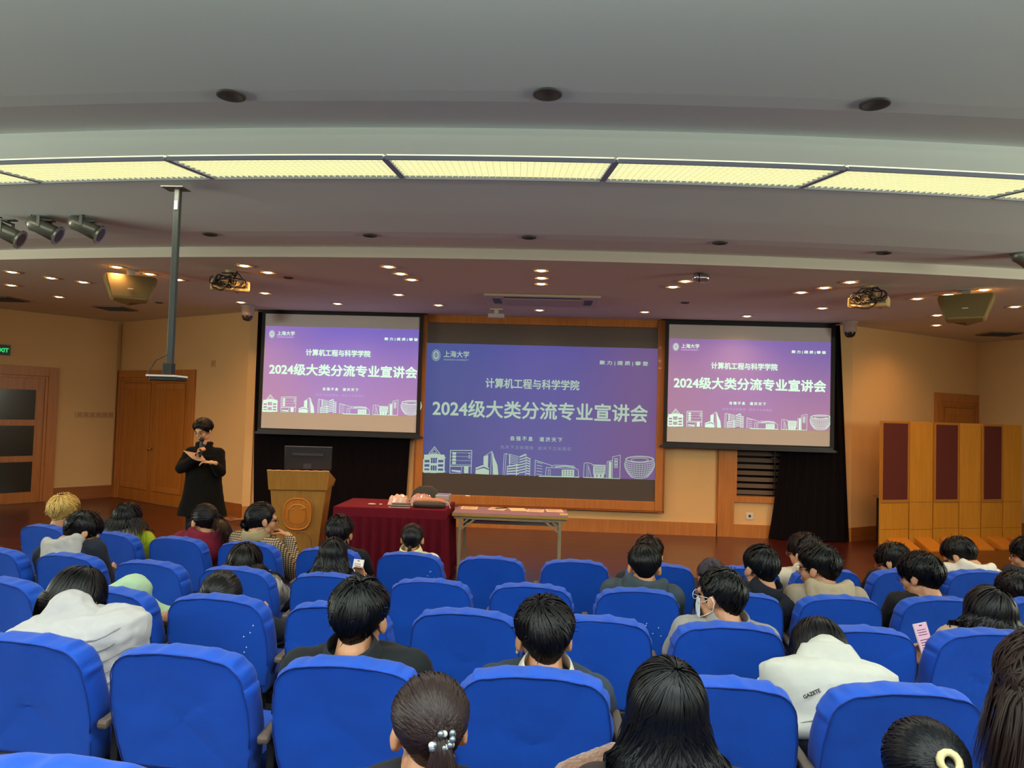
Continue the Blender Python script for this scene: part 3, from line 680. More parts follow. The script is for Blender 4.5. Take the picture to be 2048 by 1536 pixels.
# projectors with cable tangles
def projector(px, py, Y, flip, label):
    c = atY(px, py, Y); r = empty('projector', (c.x, c.y, ZC), label, 'projector', 'ceiling projectors', rz=math.radians(-28*flip)); z = c.z-ZC
    T = RX(5)
    mb = MB(); mb.box((0, 0, z), (.42, .32, .12), T); mb.build('body', mat('projector_cream', '#d8b478', .5), r, bevel=.02)
    mb = MB(); mb.bb((-.2, -.163, z-.03), (-.05, -.158, z+.03)); 
    for k in range(6): mb.bb((.07+k*.02, -.165, z-.035), (.08+k*.02, -.158, z+.035))
    mb.build('vents', mat('vent_brown', '#6b5232', .6), r)
    mb = MB(); mb.cap((.1, .15, z), (.1, .2, z), .05, n=16); mb.build('lens', M_blackpl, r, smooth=True)
    mb = MB(); mb.cap((0, 0, z+.06), (0, 0, 0), .028, n=12); mb.box((0, 0, z+.09), (.16, .14, .05)); mb.cap((0, 0, -.01), (0, 0, 0), .06, n=16); mb.build('mount', mat('mount_cream', '#b89a70', .5), r)
    mb = MB(); rr = random.Random(3+flip)
    for k in range(7):
        ph = rr.uniform(0, 6.28); cx = (-.02+rr.uniform(-.05, .16))*(1 if flip > 0 else -1); cz = z+.02+rr.uniform(-.06, .06); R = rr.uniform(.05, .10)
        mb.tube([(cx+R*1.5*math.cos(a*.45+ph), -.19-.03*math.sin(a+ph), cz+R*.8*math.sin(a*.45+ph)+.01*math.sin(2*a)) for a in range(14)], .008, 6)
    mb.tube([(0, -.02, -.02), (.04, -.08, z*.4), (.06, -.15, z+.15), (.02, -.18, z+.02)], .01, 6); mb.build('cable_bundle', M_blackpl, r, smooth=True)
projector(460, 572, 8.55, -1, 'cream ceiling projector with a tangle of black cables, beside the left speaker')
projector(1738, 605, 8.7, 1, 'cream ceiling projector with a tangle of black cables, near the right speaker')
# dome cameras
def dome(px, pyt, Y, label):
    c = atY(px, pyt, Y); r = empty('dome_camera', (c.x, Y, ZC), label, 'security camera', 'dome cameras beside the projection screens')
    mb = MB(); mb.lathe((0, 0, 0), [(.0001, 0), (.12, -.001), (.12, -.02), (.1, -.03), (.1, -.15), (.085, -.17), (.0001, -.17)]); mb.build('housing', mat('camera_housing', '#b39d90', .4), r, smooth=True)
    mb = MB(); mb.lathe((0, 0, 0), [(.083, -.168), (.083, -.19), (.066, -.23), (.035, -.25), (.0001, -.255)]); mb.build('dome', mat('camera_dome', '#2c2220', .12), r, smooth=True)
dome(495, 628, 11.55, 'silver dome security camera at the upper left corner of the left screen')
dome(1700, 660, 11.8, 'pale dome security camera at the upper right corner of the right screen')
# small metal can lamp
p = atz(1400, 546, ZC); r = empty('can_lamp', (p.x, p.y, ZC), 'small silver cylindrical spotlight on the ceiling beside two downlights', 'spotlight')
mb = MB(); mb.cap((-.03, 0, -.05), (.06, 0, -.055), .05, n=16); mb.build('barrel', M_chrome, r, smooth=True)
mb = MB(); mb.bb((-.012, -.012, -.03), (.03, .012, 0)); mb.tube([(-.03+.002*k, .052*math.cos(k*.45), -.05+.052*math.sin(k*.45)) for k in range(15)], .006, 6); mb.build('band', M_blackpl, r)
# hanging pole with shelf
pt = atz(357, 372, 3.60); YP = 5.75
a = atY(357, 374, YP); b = atY(341, 752, YP)
r = empty('projector_pole', (a.x, YP, 3.64), 'long dark square ceiling pole carrying a small flat shelf in front of the double door', 'ceiling pole')
zb = b.z-3.64
mb = MB(); mb.bb((-.022, -.022, zb+.02), (.022, .022, .0)); mb.build('pole', mat('pole_grey', '#3b3f3c', .45, metal=.3), r, bevel=.004)
mb = MB(); mb.bb((-.11, -.07, -.008), (.07, .07, .0)); mb.bb((-.015, -.024, -.17), (.015, -.021, -.01)); mb.build('ceiling_plate', mat('plate_grey', '#70706a', .5), r)
mb = MB(); mb.bb((-.013, -.03, -.18), (.013, -.024, -.11)); mb.build('slot_plate', M_white, r)
mb = MB(); mb.bb((-.045, -.035, zb+.015), (.03, .03, zb+.10)); mb.build('joint_box', M_dark, r, bevel=.003)
mb = MB(); mb.bb((-.14, -.1, zb-.01), (.1, .1, zb+.004)); mb.build('shelf', M_white, r, bevel=.002)
mb = MB(); mb.bb((-.12, -.09, zb-.04), (.1, .09, zb-.01)); mb.build('device', M_dark, r, bevel=.006)
mb = MB(); mb.tube([(-.02, -.02, zb+.17), (-.06, -.03, zb+.14), (-.1, -.03, zb+.12), (-.13, -.04, zb+.06), (-.155, -.05, zb+.02), (-.14, -.06, zb-.02)], .004, 6); mb.build('cable', M_blackpl, r, smooth=True)
# stage spotlights
def spot(px, py, label, Y=6.6, k=1):
    c = atY(px, py, Y); r = empty('stage_spotlight', (c.x, Y, 3.575), label, 'stage spotlight', 'grey stage spotlights on the ceiling'); z = c.z-3.575
    d = V((.85, .25, -.42)).normalized(); d = V((d.x*k, d.y, d.z)); A = V((0, 0, z))-d*.12; Bq = V((0, 0, z))+d*.13
    n = V((0, -1, 0)); mb = MB()
    mb.tube([A-d*.03, A, A+d*.02, A+d*.07, Bq], [.045, .065, .075, .068, .072], 18); mb.build('can', mat('lamp_silver', '#7a7a70', .35, metal=.6), r, smooth=True)
    mb = MB(); mb.tube([Bq-d*.005, Bq+d*.012], [.092, .092], 18); mb.build('filter_frame', mat('lamp_silver', '#7a7a70'), r)
    mb = MB(); mb.disc(Bq+d*.014, .066, 20, rot=d.to_track_quat('Z', 'Y').to_matrix()); mb.build('lens', M_dark, r)
    mb = MB(); mb.quadbar((0, -.085, z), (0, -.085, z+.10), (0, 1, 0), .03, .005); mb.quadbar((0, .085, z), (0, .085, z+.10), (0, 1, 0), .03, .005); mb.bb((-.015, -.088, z+.095), (.015, .088, z+.102)); mb.bb((-.02, -.02, z+.1), (.02, .02, 0)); mb.bb((-.06, -.03, -.012), (.09, .03, 0)); mb.build('yoke', mat('yoke_grey', '#65655c', .5), r)
    mb = MB(); mb.tube([A, A+V((0, 0, .08)), V((-.05*k, 0, z+.14)), V((-.04*k, 0, 0))], .006, 6); mb.build('cable', M_dark, r)
spot(12, 465, 'grey stage spotlight at the left photo edge, cut off'); spot(88, 457, 'grey stage spotlight, middle of the three on the left'); spot(172, 455, 'grey stage spotlight, rightmost of the three on the left')
spot(2052, 520, 'grey stage spotlight peeking in at the right photo edge', Y=7.2)

# exit sign, switch, trunking
def wallbox(px, py, P, Q):
    q = onwall(px, P, Q, py); P3 = V((P[0], P[1], 0)); u = (V((Q[0], Q[1], 0))-P3).normalized(); n = V((u.y, -u.x, 0))
    if n.dot(-P3) < 0: n = -n
    return q, n
q, n = wallbox(-6, 699, LC, LE); r = empty('exit_sign', q+n*.001, 'lit green exit sign high on the wall at the left photo edge', 'exit sign', rz=math.atan2(-n.x*-1, -n.y) if 0 else math.atan2(n.x, -n.y))
mb = MB(); mb.bb((-.19, -.04, -.085), (.19, 0, .085)); mb.build('housing', M_blackpl, r, bevel=.004)
mb = MB(); mb.bb((-.21, -.012, -.1), (.21, -.0, .1)); mb.build('back_plate', mat('sign_plate', '#8a7c58', .4), r)
mg_ = mat('exit_green', '#10301a', .5, emit='#3ae07a', estr=.9)
text_mesh('letters', 'EXIT', .1, mg_, Matrix.Translation((0, -.042, 0)) @ Matrix.Rotation(math.pi/2, 4, 'X'), r, bold=.004, fit=(-.02, -.04, .165, .03))
mb = MB(); mb.bb((-.16, -.042, -.04), (-.12, -.041, .03)); mb.bb((-.1, -.042, .01), (-.05, -.041, .02)); mb.build('arrow', mg_, r)
q, n = wallbox(427, 727, P0, LC); r = empty('wall_switch', q, 'small cream wall plate high beside the double door', 'wall plate', rz=math.atan2(n.x, -n.y))
mb = MB(); mb.bb((-.06, -.012, -.06), (.06, 0, .06)); mb.build('plate', mat('plate_cream', '#d09c68', .5), r, bevel=.004)
mb = MB(); mb.bb((-.025, -.016, -.03), (.025, -.012, .03)); mb.build('rocker', mat('plate_cream2', '#c08c58', .5), r)
q, n = wallbox(190, 829, LC, LE); r = empty('socket_strip', q, 'long cream wall socket strip between the two left doors', 'socket strip', rz=math.atan2(n.x, -n.y))
mb = MB(); mb.bb((-.36, -.03, -.05), (.36, 0, .05)); mb.build('trunking', mat('plate_cream3', '#cfae82', .5), r, bevel=.004)
for k in range(6):
    mb = MB(); x = -.29+k*.115; mb.bb((x-.045, -.034, -.038), (x+.045, -.03, .038)); mb.build('socket', mat('plate_cream2', '#c08c58'), r, bevel=.003)
q, n = wallbox(230, 800, LC, LE); mb = MB(); mb.prism([q+V((0, 0, 0))-V((0, 0, q.z-.24)), q+V((.02, -.02, -q.z+.24)), q+V((.02, -.02, -q.z+3.45)), q+V((0, 0, -q.z+3.45))], n*.03); struct('trim_3', mb, mat('conduit_cream', '#c9a878', .6))
c = atY(1499, 1032, YW); r = empty('wall_socket', (c.x, YW, c.z), 'white wall socket low under the blinds between pilaster and black curtain', 'wall socket')
mb = MB(); mb.bb((-.06, -.012, -.055), (.06, 0, .055)); mb.build('plate', M_white, r, bevel=.004)
mb = MB(); mb.bb((-.018, -.015, -.018), (.018, -.012, .018)); mb.build('hole', M_blackpl, r)

# ------------------------------------------------------------------ lectern with monitor
LX, LY = -2.98, 9.0
r = empty('lectern', (LX, LY, 0), 'tall tapered tan wooden lectern with a carved round seal, beside the red-draped table', 'lectern', rz=math.radians(9))
M_lec = wood('lectern_veneer', '#93631f', '#a0702a', .45, stretch=(10, 10, 1))
mb = MB(); w0, w1 = .23, .325; d0, d1 = .24, .28
mb.add([(-w0, -d0, 0), (w0, -d0, 0), (w0, d0, 0), (-w0, d0, 0), (-w1, -d1, .93), (w1, -d1, .93), (w1, d1, .93), (-w1, d1, .93)], [(0, 3, 2, 1), (4, 5, 6, 7), (0, 1, 5, 4), (1, 2, 6, 5), (2, 3, 7, 6), (3, 0, 4, 7)]); mb.build('pedestal', M_lec, r, bevel=.006)
mb = MB(); u0, u1 = .34, .362
mb.add([(-u0, -.31, .92), (u0, -.31, .92), (u0, .3, .92), (-u0, .3, .92), (-u1, -.33, 1.15), (u1, -.33, 1.15), (u1, .32, 1.0), (-u1, .32, 1.0)], [(0, 3, 2, 1), (4, 5, 6, 7), (0, 1, 5, 4), (1, 2, 6, 5), (2, 3, 7, 6), (3, 0, 4, 7)]); mb.build('top_box', M_lec, r, bevel=.006)
mb = MB(); mb.tube([(-.36+.036*k, -.332, 1.152+.003*math.sin(k*2.1)) for k in range(21)], .006, 6); mb.build('edge_trim', mat('worn_edge', '#d0a070', .5), r)
M_seal = mat('seal_wood', '#bb6f1c', .4)
def sealpt(a, s, zz=0): # rounded square-ish oval
    c, q = math.cos(a), math.sin(a); e = 2.6
    x = .165*s*math.copysign(abs(c)**(2/e), c); z = .19*s*math.copysign(abs(q)**(2/e), q)
    zc = .635; y = -(d0+(d1-d0)*((zc+z)/.93)); return V((x, y-.003-zz, zc+z))
mb = MB(); n = 48
P = [sealpt(2*math.pi*k/n, 1, 0) for k in range(n)]; mb.prism(P, V((0, -.014, 0))); seal = mb.build('seal', M_seal, r)
mb = MB(); mb.tube([sealpt(2*math.pi*k/n, .97, .016) for k in range(n)], .010, 8, closed=True); mb.build('seal_rim', M_seal, seal, smooth=True)
mb = MB(); mb.tube([sealpt(2*math.pi*k/n, .62, .014) for k in range(n)], .005, 6, closed=True); mb.build('seal_inner_ring', mat('seal_dark', '#96561a', .4), seal, smooth=True)
mb = MB(); M_relief = mat('seal_relief', '#e0984a', .35)
mb.tube([sealpt(math.radians(a), .6, .02) for a in range(30, 151, 8)], .006, 6)
for (bx, bz, k) in ((0, .095, 1), (-.07, .05, .7), (.06, .06, .6)):
    y = sealpt(math.pi/2, .3, .02).y
    mb.tube([(bx-.045*k, y, .635+bz+.012*k), (bx-.02*k, y, .635+bz+.018*k), (bx, y, .635+bz-.01*k), (bx+.022*k, y, .635+bz+.02*k), (bx+.05*k, y, .635+bz+.012*k)], .004, 5)
mb.build('seal_birds', M_relief, seal, smooth=True)
def ringtext(body, a0, a1, s, size, parent, flip=False):
    n = len(body)
    for i, ch in enumerate(body):
        if ch == ' ': continue
        a = math.radians(a0+(a1-a0)*(i+.5)/n); p = sealpt(a, s, .018)
        rot = a-math.pi/2 if not flip else a+math.pi/2
        M = Matrix.Translation(p) @ Matrix.Rotation(math.pi/2, 4, 'X') @ Matrix.Rotation(rot, 4, 'Z')
        h = size/2; text_mesh('seal_letter', ch, size, M_relief, M, parent, bold=.0015, fit=(-h*(.35 if ch == 'I' else 1)*.8, -h, h*(.35 if ch == 'I' else 1)*.8, h))
ringtext('上海大学', 125, 55, .79, .036, seal); ringtext('SHANGHAI UNIVERSITY', 188, 352, .79, .026, seal, True)
# cable loop at the lectern side
mb = MB(); mb.tube([(.02+.12*math.cos(math.radians(a))+.05, -.36, .28+.16*math.sin(math.radians(a))) for a in range(-40, 121, 16)], .008, 6); mb.build('hanging_strap', mat('strap_brown', '#7a4326', .6), r, smooth=True)
r2 = empty('monitor', (LX+.02, LY+.12, 1.056), 'black computer monitor seen from behind standing on the lectern', 'monitor', rz=math.radians(6))
mb = MB(); mb.bb((-.29, -.02, .07), (.29, .02, .36)); mb.build('back_shell', mat('monitor_black', '#131118', .35), r2, bevel=.01)
mb = MB(); mb.bb((-.19, -.034, .25), (.19, -.02, .28)); mb.bb((-.05, -.03, .09), (.05, -.02, .15)); mb.build('vent_strip', mat('monitor_vent', '#2a2630', .5), r2)
mb = MB(); mb.bb((-.29, -.022, .357), (.29, .022, .363)); mb.build('bezel', mat('bezel_grey', '#54505a', .3), r2)
mb = MB(); mb.bb((-.03, -.02, .0), (.03, .02, .06)); mb.bb((-.12, -.08, 0), (.12, .08, .012)); mb.build('stand', M_blackpl, r2)

# ------------------------------------------------------------------ red-skirted table and folding table
M_red = mat('burgundy_cloth', '#640b1c', .9, sheen=0, spec=.2, noise=(20, .1)); M_red2 = mat('burgundy_skirt', '#560a1a', .92, sheen=0, spec=.15)
TX0, TX1, TY0, TY1, TZ = -2.40, -1.12, 8.38, 9.2, .79
r = empty('draped_table', ((TX0+TX1)/2, (TY0+TY1)/2, 0), 'table under a burgundy cloth with a pleated skirt in front of the stage', 'table', 'x')
del r['group']
hx, hy = (TX1-TX0)/2, (TY1-TY0)/2
mb = MB(); mb.bb((-hx, -hy, TZ-.02), (hx, hy, TZ)); mb.bb((-hx-.006, -hy-.006, TZ-.11), (hx+.006, -hy, TZ-.005)); mb.bb((-hx-.006, -hy, TZ-.11), (-hx, hy, TZ-.005)); mb.bb((hx, -hy, TZ-.11), (hx+.006, hy, TZ-.005)); mb.build('tablecloth', M_red, r, bevel=.004)
mb = MB(); per = [(-hx, hy), (-hx, -hy), (hx, -hy), (hx, hy)]; pts = []
for (a, b) in zip(per, per[1:]):
    L = math.dist(a, b); m = int(L/.0125); nx_, ny_ = (b[1]-a[1])/L, -(b[0]-a[0])/L
    for k in range(m):
        t = k/m; w = .5+.5*math.sin(k*2*math.pi/9); w = w**1.6; pts.append((a[0]+(b[0]-a[0])*t, a[1]+(b[1]-a[1])*t, nx_, ny_, w))
vs = []; fs = []
for j in range(7):
    z = .02+(TZ-.10-.02)*j/6
    for (x, y, nx_, ny_, w) in pts:
        am = (.065*(1-j/6*.6))*w+.002; vs.append((x-nx_*-am*-1 if 0 else x+(-nx_)*-am, y+(-ny_)*-am, z))
n = len(pts)
for j in range(6):
    for k in range(n-1): fs.append((j*n+k, j*n+k+1, (j+1)*n+k+1, (j+1)*n+k))
mb.add(vs, fs); mb.build('pleated_skirt', M_red2, r, smooth=True)
mb = MB()
for sx in (-1, 1):
    for sy in (-1, 1): mb.bb((sx*(hx-.08)-.015, sy*(hy-.08)-.015, 0), (sx*(hx-.08)+.015, sy*(hy-.08)+.015, TZ-.02))
mb.build('legs_under_cloth', M_dark, r)

FX0, FX1, FY0, FY1, FZ = -1.06, .27, 8.50, 9.12, .75
r = empty('folding_table', ((FX0+FX1)/2, (FY0+FY1)/2, 0), 'folding table with pinkish worn top, mustard edge and steel legs, papers on it', 'table')
hx, hy = (FX1-FX0)/2, (FY1-FY0)/2
mb = MB(); mb.bb((-hx+.004, -hy+.004, FZ-.012), (hx-.004, hy-.004, FZ)); mb.build('table_top', mat('table_pink', '#8c6a74', .5, noise=(4, .12)), r)
mb = MB(); mb.bb((-hx, -hy, FZ-.04), (hx, hy, FZ-.011)); mb.build('table_edge', mat('mustard_edge', '#95792a', .5), r, bevel=.004)
M_leg = mat('leg_steel', '#8f826a', .45, metal=.2)
for sx in (-1, 1):
    for sy in (-1, 1):
        mb = MB(); x = sx*(hx-.09); y = sy*(hy-.05); mb.bb((x-.016, y-.016, 0), (x+.016, y+.016, FZ-.04)); mb.build('leg', M_leg, r)
    for sy in (-1, 1):
        mb = MB(); x = sx*(hx-.09); y = sy*(hy-.05); mb.quadbar((x, y, FZ-.2), (x-sx*.2, y, FZ-.05), (0, 1, 0), .022, .006); mb.quadbar((x, y, FZ-.15), (x-sx*.12, y, FZ-.05), (0, 1, 0), .018, .006); mb.build('brace', M_leg, r)
    mb = MB(); mb.bb((sx*(hx-.09)-.012, -hy+.05, .12), (sx*(hx-.09)+.012, hy-.05, .145)); mb.build('foot_rail', M_leg, r)
mb = MB(); mb.bb((-hx+.1, .06, FZ-.17), (hx-.1, .08, FZ-.15)); mb.bb((-hx+.1, .22, FZ-.17), (hx-.1, .24, FZ-.15)); mb.bb((-hx+.1, .08, FZ-.165), (hx-.1, .22, FZ-.16)); mb.build('under_shelf', mat('shelf_steel', '#9a9a84', .4, metal=.2), r)
mb = MB(); mb.bb((-hx+.02, -hy+.03, FZ-.07), (hx-.02, -hy+.05, FZ-.04)); mb.bb((-hx+.02, hy-.05, FZ-.07), (hx-.02, hy-.03, FZ-.04)); mb.build('apron', M_leg, r)
# papers: corners read from the photograph, laid on the table top
M_paper = mat('paper', '#e6c8a4', .7); M_print = mat('print_grey', '#9a8270', .8)
for i, (a, b, lab) in enumerate([((912, 1010), (946, 1017), 'printed white sheet alone at the left end of the folding table'), ((978, 1013), (1014, 1020), 'printed sheet with a black pen lying on it, on the folding table'), ((1020, 1015), (1052, 1022), 'plain pale sheet tilted in the middle of the folding table'),
                              ((1054, 1018), (1088, 1025), 'printed sheet with small drawing, second from the right end of the folding table'), ((1092, 1018), (1126, 1025), 'printed sheet at the right end of the folding table')]):
    p = atz((a[0]+b[0])/2, (a[1]+b[1])/2, FZ); p.x = max(FX0+.15, min(FX1-.15, p.x)); p.y = max(FY0+.15, min(FY1-.15, p.y))
    r = empty('paper_sheet', (p.x, p.y, FZ+.0005+.0004*i), lab, 'paper', 'printed sheets on the folding table', rz=math.radians((2, -8, 12, -3, 6)[i]))
    mb = MB(); mb.bb((-.1, -.13, 0), (.1, .13, .0012)); mb.build('sheet', M_paper, r)
    if i != 2:
        mb = MB()
        for k in range(12): mb.bb((-.08, .1-.018*k, .0013), (.08-(.05 if k % 4 == 3 else 0), .106-.018*k, .0016))
        mb.build('print_lines', M_print, r)
    if i == 1:
        pen = empty('pen', (p.x+.03, p.y+.02, FZ+.008), 'black pen lying on the second sheet of the folding table', 'pen', rz=.5)
        mb = MB(); mb.cap((-.06, 0, 0), (.05, 0, 0), .005); mb.build('barrel', M_blackpl, pen, smooth=True); mb = MB(); mb.cap((.05, 0, 0), (.085, 0, .0), .0075); mb.build('cap', M_blackpl, pen, smooth=True)
p = V((FX1-.05, FY0+.08, FZ)); o = MB().box((p.x, p.y, FZ+.012), (.09, .05, .022)).build('tissue_pack', mat('tissue', '#d8b07c', .7), bevel=.006); tag(o, 'small cream tissue pack on the right corner of the folding table', 'tissue pack')
# goods on the red table
def puff(name, c, d, m, label, cat, seed, amp=.012, group=None):
    rr = random.Random(seed); mb = MB(); nx, ny = 14, 8; vs = []; fs = []
    for s in (0, 1):
        for j in range(ny+1):
            for i in range(nx+1):
                u, v = i/nx*2-1, j/ny*2-1; e = max(0, (1-abs(u)**4)*(1-abs(v)**4))**.5
                z = (d[2]*e+rr.uniform(-amp, amp)*e) if s else 0
                vs.append((c[0]+u*d[0]/2+rr.uniform(-amp, amp)*.4, c[1]+v*d[1]/2, c[2]+max(z, .001*s)))
    q = (nx+1)*(ny+1)
    for s in (0, 1):
        for j in range(ny):
            for i in range(nx):
                f = [s*q+j*(nx+1)+i, s*q+j*(nx+1)+i+1, s*q+(j+1)*(nx+1)+i+1, s*q+(j+1)*(nx+1)+i]; fs.append(tuple(f if s else f[::-1]))
    for i in range(nx): fs += [(i, i+1, q+i+1, q+i), (q+ny*(nx+1)+i, q+ny*(nx+1)+i+1, ny*(nx+1)+i+1, ny*(nx+1)+i)]
    for j in range(ny): a, b = j*(nx+1), (j+1)*(nx+1); fs += [(q+a, q+b, b, a), (a+nx, b+nx, q+b+nx, q+a+nx)]
    o = mb.add(vs, fs).build(name, m); tag(o, label, cat, group); return o
M_film = mat('clear_film', '#d8b4a4', .12, spec=.8, coat=.6, noise=(25, .35)); M_film2 = mat('pink_film', '#b88a7c', .18, coat=.6, noise=(18, .3))
puff('plastic_bag', (-1.74, 8.78, TZ), (.24, .18, .10), M_film, 'crumpled clear plastic bag, left end of the pile on the red table', 'bag', 4, .02)
puff('wrapped_garment', (-1.46, 8.74, TZ+.0), (.26, .2, .13), M_film2, 'pinkish garment wrapped in shiny plastic on the red table', 'parcel', 9, .014)
for k in range(4):
    o = MB().box((-1.66+.006*k, 8.46, TZ+.008+.013*k), (.24-.01*k, .1, .010)).build('flat_packet', mat('packet_%d' % (k % 2), ('#c8a890', '#57483f')[k % 2], .3), bevel=.002)
    tag(o, ('bottom', 'second lowest', 'second highest', 'topmost')[k]+' flat packet in the thin stack at the front edge of the red table', 'packet', 'flat packets on the red table')
r = empty('banner_roll', (-1.31, 8.50, TZ), 'long rolled banner bag, orange on top and dark below, along the red table front', 'banner bag')
mb = MB(); mb.tube([(-.2, 0, .035), (-.17, 0, .04), (.1, 0, .042), (.17, 0, .038)], [.03, .036, .038, .03], 12); mb.build('dark_sleeve', mat('sleeve_dark', '#3b2d28', .6), r, smooth=True)
mb = MB(); mb.tube([(-.2, .03, .075), (-.1, .03, .085), (.08, .03, .085), (.17, .02, .072)], [.015, .03, .03, .02], 12); mb.build('orange_sleeve', mat('sleeve_orange', '#c08060', .6, noise=(30, .3)), r, smooth=True)
mb = MB(); mb.tube([(.16, -.02, .07), (.2, -.06, .09), (.22, -.03, .05), (.24, -.09, .02)], .005, 6); mb.build('drawstring', mat('string_cream', '#dcb89a', .7), r, smooth=True)
for k in range(2):
    r = empty('clear_box', (-1.22+.005*k, 8.86, TZ+.065*k+.001), ('lower', 'upper')[k]+' clear plastic box in the stack of two on the red table', 'box', 'clear plastic boxes')
    mb = MB(); mb.bb((-.08, -.11, 0), (.08, .11, .06)); mb.build('box_body', mat('clear_box', '#a9a2a8', .15, coat=.5), r, bevel=.004)
    mb = MB(); mb.bb((-.05, -.112, .012), (.05, -.109, .032)); mb.build('box_label', mat('label_tan', '#d08a74', .6), r)
o = puff('red_ribbon', (-1.38, 8.9, TZ), (.1, .07, .05), mat('ribbon_red', '#9a1420', .5), 'small dark red bundle behind the banner bag on the red table', 'ribbon', 5, .012)
o = MB().box((-1.36, 8.98, TZ+.012), (.14, .12, .022)).build('blue_card_box', mat('card_blue', '#8897ae', .4), bevel=.003); tag(o, 'flat blue-grey card box beside the clear boxes on the red table', 'box')
r = empty('small_wrapped_item', (-1.98, 8.62, TZ), 'tiny clear wrapped item lying alone on the left half of the red table', 'packet')
mb = MB(); mb.ell((-.04, 0, .01), (.05, .03, .01)); mb.build('wrapper', M_film, r, smooth=True); mb = MB(); mb.ell((.06, .02, .008), (.02, .02, .008)); mb.build('twisted_end', M_film, r, smooth=True)
# chair behind tables
c = atY(850, 1000, 9.9); r = empty('stage_chair', (c.x, 9.9, 0), 'dark grey round-backed chair behind the red table', 'chair')
mb = MB(); mb.tube([(-.2+.02*k, .02*math.cos((k-10)/10*1.2), .70+.22*math.sqrt(max(0, 1-((k-10)/10)**2))-.22) for k in range(21)], .02, 8)
mb2 = MB(); pts = [(-.21, .5), (-.2, .72), (-.16, .84), (-.08, .9), (.08, .9), (.16, .84), (.2, .72), (.21, .5)]; mb2.prism([V((x, 0, z)) for x, z in pts], V((0, .04, 0))); mb2.build('backrest', mat('chair_grey', '#48443f', .7), r, bevel=.012)
mb2 = MB(); mb2.bb((-.22, -.02, .42), (.22, .42, .48)); mb2.build('seat', mat('chair_grey', '#48443f'), r, bevel=.02)
for sx in (-1, 1):
    for y in (0.0, .38): mb2 = MB(); mb2.cap((sx*.18, y+.01, .012), (sx*.18, y+.01, .43), .012); mb2.build('leg', M_dark, r)
# cables on the floor by the curtain
for k, (z0, lab) in enumerate(((0, 'pale cable looped on the floor beside the lectern, upper strand'), (1, 'pale cable looped on the floor beside the lectern, middle strand'), (2, 'pale cable looped on the floor beside the lectern, lowest strand'))):
    pp = [atz(x, y+3*k, .012) for x, y in ((438+3*k, 1030), (448, 1036-2*k), (462, 1034+k), (478, 1038-2*k), (496, 1032+k), (515, 1038-k), (540, 1036), (575, 1040), (610, 1042))]
    mb = MB(); mb.tube([V((q.x, q.y, .012+.006*k)) for q in pp], .007, 6); o = mb.build('floor_cable', mat('cable_cream', '#b0805a', .6), smooth=True); tag(o, lab, 'cable', 'cables by the lectern')

# ------------------------------------------------------------------ folding screen on the right
pxs = [1757, 1815, 1863, 1915, 1959, 2002, 2041]; Ys = [11.62, 11.84, 11.98, 12.16, 12.26, 12.44, 12.56]; FH = 1.96
pp = [atY(px, 950, Y) for px, Y in zip(pxs, Ys)]
r = empty('folding_screen', ((pp[0].x+pp[-1].x)/2, 12.1, 0), 'six-panel maple folding screen with three dark red fabric inserts by the right wall', 'folding screen')
O = r.location; zz = .10
M_ins = mat('insert_maroon', '#5c2018', .85, noise=(40, .1))
for k in range(6):
    a = V((pp[k].x, pp[k].y, 0))-V((O.x, O.y, 0)); b = V((pp[k+1].x, pp[k+1].y, 0))-V((O.x, O.y, 0))
    if k % 2: a += V((0, .0, 0))
    u = (b-a).normalized(); n = V((u.y, -u.x, 0)); a2 = a+u*.011; b2 = b-u*.011
    if n.y > 0: n = -n
    def bar(x0, x1, z0, z1, d0, d1, mbb):
        A_ = a2+u*x0; B_ = a2+u*x1; mbb.prism([A_+n*d0+V((0, 0, z0)), B_+n*d0+V((0, 0, z0)), B_+n*d0+V((0, 0, z1)), A_+n*d0+V((0, 0, z1))], n*(d1-d0))
    L = (b2-a2).length; mb = MB(); bar(0, L, .03, FH, 0, .035, mb); panel = mb.build('screen_panel', M_yel, r, bevel=.003)
    mb = MB(); f = .03
    if k % 2 == 0:
        for (x0, x1, z0, z1) in ((0, f, .72, FH), (L-f, L, .72, FH), (f, L-f, FH-f, FH), (f, L-f, .72, .75)): bar(x0, x1, z0, z1, .035, .045, mb)
        mb.build('insert_frame', mat('frame_tan', '#b5752c', .45), panel)
        mb = MB(); bar(f+.005, L-f-.005, .755, FH-f-.005, .035, .04, mb); mb.build('fabric_insert', M_ins, panel, local=True)
    mb = MB()
    for zq in ((.70, .30) if k % 2 == 0 else (.71, .29)): bar(.005, L-.005, zq, zq+.006, .0345, .0362, mb)
    mb.build('panel_joint', mat('joint_brown', '#7a4c12', .6), panel)
    mb = MB(); x0, x1 = L*.22, L*.92; A_ = a2+u*x0; B_ = a2+u*x1
    P_ = [A_+n*.036+V((0, 0, 0)), A_+n*.34, A_+n*.34+V((0, 0, .02)), A_+n*.036+V((0, 0, .17))]
    mb.prism(P_, B_-A_); mb.build('wedge_foot', mat('foot_maple', '#c47c28', .45), panel)
# side table behind the folding screen
c = atY(1745, 990, 12.25); r = empty('side_table', (5.5, 12.2, 0), 'dim folding side table half hidden behind the left end of the folding screen', 'table')
mb = MB(); mb.bb((-.16, -.2, .72), (.4, .2, .75)); mb.build('table_top', mat('side_top', '#8a6a44', .5), r)
for (x, y) in ((-.1, -.16), (-.1, .16), (.34, -.16), (.34, .16)):
    mb = MB(); mb.bb((x-.015, y-.015, 0), (x+.015, y+.015, .72)); mb.build('leg', M_dark, r)
mb = MB(); mb.quadbar((-.1, -.16, .5), (.05, -.16, .71), (0, 1, 0), .02, .006); mb.quadbar((-.1, -.16, .2), (.34, -.16, .2), (0, 1, 0), .02, .01); mb.build('brace', M_dark, r)

